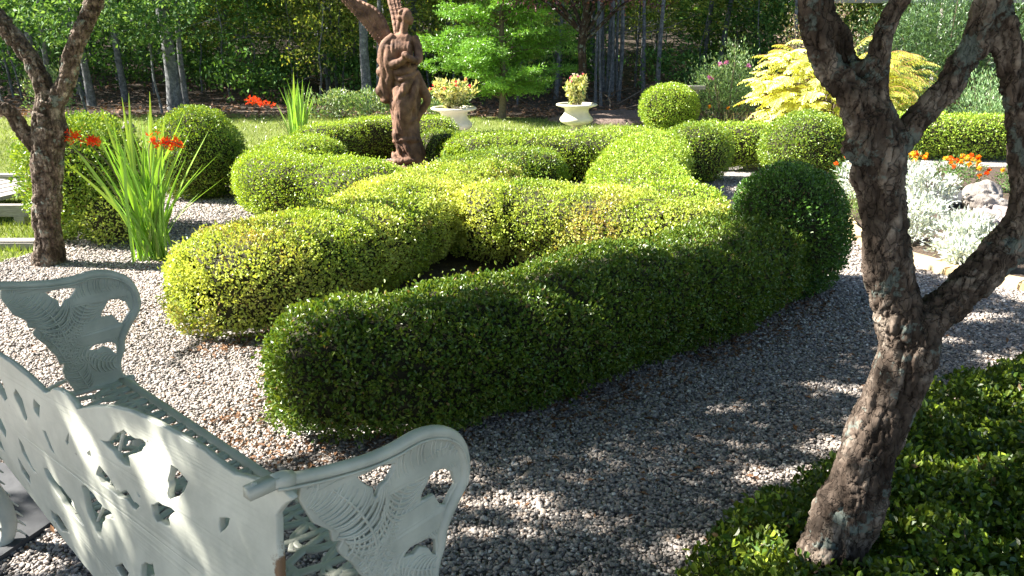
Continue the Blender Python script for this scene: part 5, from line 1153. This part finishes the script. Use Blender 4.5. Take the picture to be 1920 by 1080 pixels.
named = [(82, 17, .10, "forest tree behind the left limb of the left ornamental tree"), (102, 16.6, .08, "slim forest tree seen through the fork of the left ornamental tree"), (174, 16.4, .11, "dark forest trunk just right of the left ornamental tree"),
         (330, 15.6, .19, "thick grey forest trunk above the round bush behind the crocosmia"), (350, 16.3, .08, "slim grey trunk close behind the thick grey one"), (617, 18.5, .06, "pale slim trunk left of the angel, the left one of a close pair"), (634, 19, .05, "pale slim trunk left of the angel, the right one of a close pair"),
         (692, 15.9, .14, "grey forest trunk right beside the angel's wing"), (708, 16.4, .07, "narrow trunk between the grey one and the angel"), (1232, 17.5, .075, "straight dark trunk behind the farthest round boxwood"), (1317, 20.5, .08, "forest trunk rising behind the cosmos flowers"),
         (1341, 19.8, .10, "thicker dark trunk just right of the one behind the cosmos"), (1408, 22, .06, "slim trunk above the golden sumac, left one"), (1428, 23, .06, "slim trunk above the golden sumac, right one")]
for k, (px, Y, rad, lb) in enumerate(named): ftree(wx(px, Y), Y, rad * .62, lb, "trees of the wood behind the garden", True, k)
r = np.random.default_rng(900); cnt = 0
pts = [(wx(q[0], q[1]), q[1]) for q in named]
def free(x, y, d): return all((x - a) ** 2 + (y - b) ** 2 > d * d for a, b in pts)
for (ya, yb, n, d) in ((17, 24, 34, 1.3), (24, 36, 60, 1.9), (36, 50, 46, 3.0)):
    k = 0; tries = 0
    while k < n and tries < 4000:
        tries += 1; y = r.uniform(ya, yb); x = r.uniform(-.72 * y - 9, .72 * y + 2)
        if not free(x, y, d): continue
        if abs(x - wx(870, y)) < .5 and y < 20: continue
        pts.append((x, y)); rad = float(np.exp(r.normal(-2.75, .5)).clip(.025, .2)); k += 1; cnt += 1
        ftree(x, y, rad, "tall dark forest tree among many in the wood behind the garden", "unmarked trees deep in the wood", True, int(r.integers(1000)), rz=0 if y < 19.5 else r.uniform(0, 6), cz=r.uniform(-.3, .8))
# thin poles between the purple tree and the farthest boxwood
for k in range(16):
    y = r.uniform(16.5, 23); ftree(wx(r.uniform(1115, 1215), y), y, r.uniform(.02, .04), "thin bare pole among many between the right urn and the far boxwood", "thin poles in the open wood right of the urns", False, int(r.integers(1000)), name="sapling_pole", rz=r.uniform(0, 6))
# understorey
UG = [crown_mesh(700, .8, .0, .95, .085, 360 + j, FC, 40) for j in range(3)]
for k in range(80):
    y = r.uniform(17, 32); x = r.uniform(-.68 * y, .66 * y); px = 960 + 1500 * x / (.953 * y + .42)
    if 1110 < px < 1225: continue
    e = empty("woodland_bush", (x, y, float(gz(np.array(x), np.array(y)))), "low leafy bush among many on the dark floor of the wood", "shrub", "low bushes on the floor of the wood", r.uniform(0, 6)); obj("foliage", UG[k % 3], e); e.scale = (r.uniform(.8, 1.6),) * 3
k = 0
while k < 105:
    y = 16.6 + 15 * r.random() ** 1.2; x = r.uniform(-.70 * y, .70 * y)
    if not free(x, y, .42): continue
    px = 960 + 1500 * x / (.953 * y + .42)
    if 1110 < px < 1225 and y < 22: continue
    pts.append((x, y)); k += 1; e = empty("understorey_sapling", (x, y, float(gz(np.array(x), np.array(y))) - .05), "leafy sapling among many under the trees of the wood", "tree", "leafy saplings under the wood", r.uniform(0, 6))
    obj("trunk", UNT[k % 4], e); yl = (px > 360 and r.random() < .45); c = obj("crown", UN[3 + k % 3] if yl else UN[k % 3], e); s = r.uniform(.8, 1.5); c.scale = (s, s, r.uniform(.8, 1.3)); c.location = (0, 0, r.uniform(-.3, .7)); c.rotation_euler = (0, 0, r.uniform(0, 6))
MAPLE = crown_mesh(2200, .95, .9, 3.0, .10, 400, [(.10, .2, .06), (.16, .27, .10), (.06, .14, .04)], 50)
for x, y, lb in ((-7.6, 14.6, "leafy maple sapling with sunlit leaves behind the left tree's fork"), (-6.5, 15.2, "leafy maple sapling left of the thick grey trunk"), (-9.3, 15.0, "leafy maple sapling at the left edge of the wood")):
    e = empty("maple_sapling", (x, y, 0), lb, "tree", "maple saplings at the wood edge"); obj("trunk", UNT[1], e); obj("crown", MAPLE, e)
# weeds at the edge of the wood
for k, (x, y, rx, h, lb) in enumerate(((-3.15, 14.2, .5, .27, "leafy pale green weeds at the wood edge left of the angel"), (-2.4, 14.0, .4, .25, "leafy weeds at the wood edge just beside the angel's robe"), (-8.0, 14.3, .5, .42, "weeds at the wood edge behind the left tree trunk"), (-1.2, 14.6, .4, .2, "low weeds between the angel and the left urn"))):
    leafy("weed_clump", (x, y, 0), (rx, .3, h), 1500, .06, .028, [(.12, .22, .07), (.2, .3, .12), (.3, .36, .2)], lb, "plant", "weeds along the wood edge", 80 + k, .6, 12, clump=50)
# distant foliage that closes the wood
n = 60000; y = r.uniform(38, 62, n); x = r.uniform(-70, 60, n); z = gz(x, y) + r.uniform(0, 1, n) ** 1.2 * 13
q = fbm(np.stack([x * .35, y * .35, z * .5], 1), 3); k_ = q > -.12; P = np.stack([x, y, z], 1)[k_]; n = len(P)
o = obj("far_woods", leaf_cards(P, unit(r.normal(size=(n, 3))), r.normal(size=(n, 3)) + [0, 0, .5], r.uniform(.3, .75, n), r.uniform(.2, .45, n), np.array(FC)[r.integers(0, 3, n)] * r.uniform(.5, 1.3, (n, 1)), name="far_woods", mat=M_WOOD_LEAF)); o["kind"] = "stuff"
# forest floor litter, fallen branches
n = 14000; y = 14.3 + 14 * r.random(n) ** 1.4; x = r.uniform(-.7, .7, n) * y; z = gz(x, y) + .02
c = Cards(); c.add(np.stack([x, y, z], 1), unit(np.c_[r.normal(size=(n, 2)), r.normal(size=n) * .3]), unit(np.c_[r.normal(size=(n, 2)) * .5, np.ones(n)]), r.uniform(.05, .13, n), r.uniform(.03, .07, n), np.array([.2, .12, .08]) * r.uniform(.4, 1.7, (n, 1))); o = c.obj("fallen_leaves", mat=M_MATTE); o["kind"] = "stuff"
g = Geo()
for _ in range(110):
    y = r.uniform(15.3, 24); x = r.uniform(-.65, .5) * y; a = r.uniform(0, 6.28); L = r.uniform(.4, 1.8); p = np.array([x, y, .05 + float(gz(np.array(x), np.array(y)))]); d = np.array([math.cos(a), math.sin(a), r.uniform(0, .6)]); add_tube(g, catmull([p, p + d * L * .5 + r.normal(size=3) * .06, p + d * L], 3), np.linspace(.015, .004, 7), 5, False)
o = g.obj("fallen_branches", M_TWIG); o["kind"] = "stuff"
# mulch mound
V_ = Geo(); add_ell(V_, (0, 0, 0), (1.3, .7, .16), 40, 16); V, F = V_.out(); V[:, 2] += .03 * vnoise(V * 6); o = obj("mulch_mound", mesh("mulch_mound", V, F, simple("mulch", (.10, .07, .055), (.26, .19, .16), 30, .9, .8, .02), smooth=True)); o.location = (1.9, 13.9, 0); o["kind"] = "structure"
# grass blades on the lawn
n = 90000; y = 6.5 + 8.6 * r.random(n); x = r.uniform(-.75, .45, n) * y; P = np.c_[x, y]; k_ = inpoly(P, LAWN) & ~inpoly(P, GRAVEL); P = P[k_]
Q = np.c_[r.uniform(-5.5, -3, 16000), r.uniform(4.2, 7.2, 16000)]; Q = Q[~inpoly(Q, GRAVEL)]; P = np.vstack([P, Q]); n = len(P)
c = Cards(); c.add(np.c_[P, np.full(n, .003)], unit(np.c_[r.normal(size=(n, 2)) * .45, np.ones(n)]), r.normal(size=(n, 3)), r.uniform(.03, .075, n), .007, np.array([.17, .24, .05]) * r.uniform(.6, 1.7, (n, 1)) * (1 + .3 * vnoise(np.c_[P, P[:, 0] * 0])[:, None])); o = c.obj("grass", fold=0, tip=.3); o["kind"] = "stuff"
print("objects", len(bpy.data.objects))
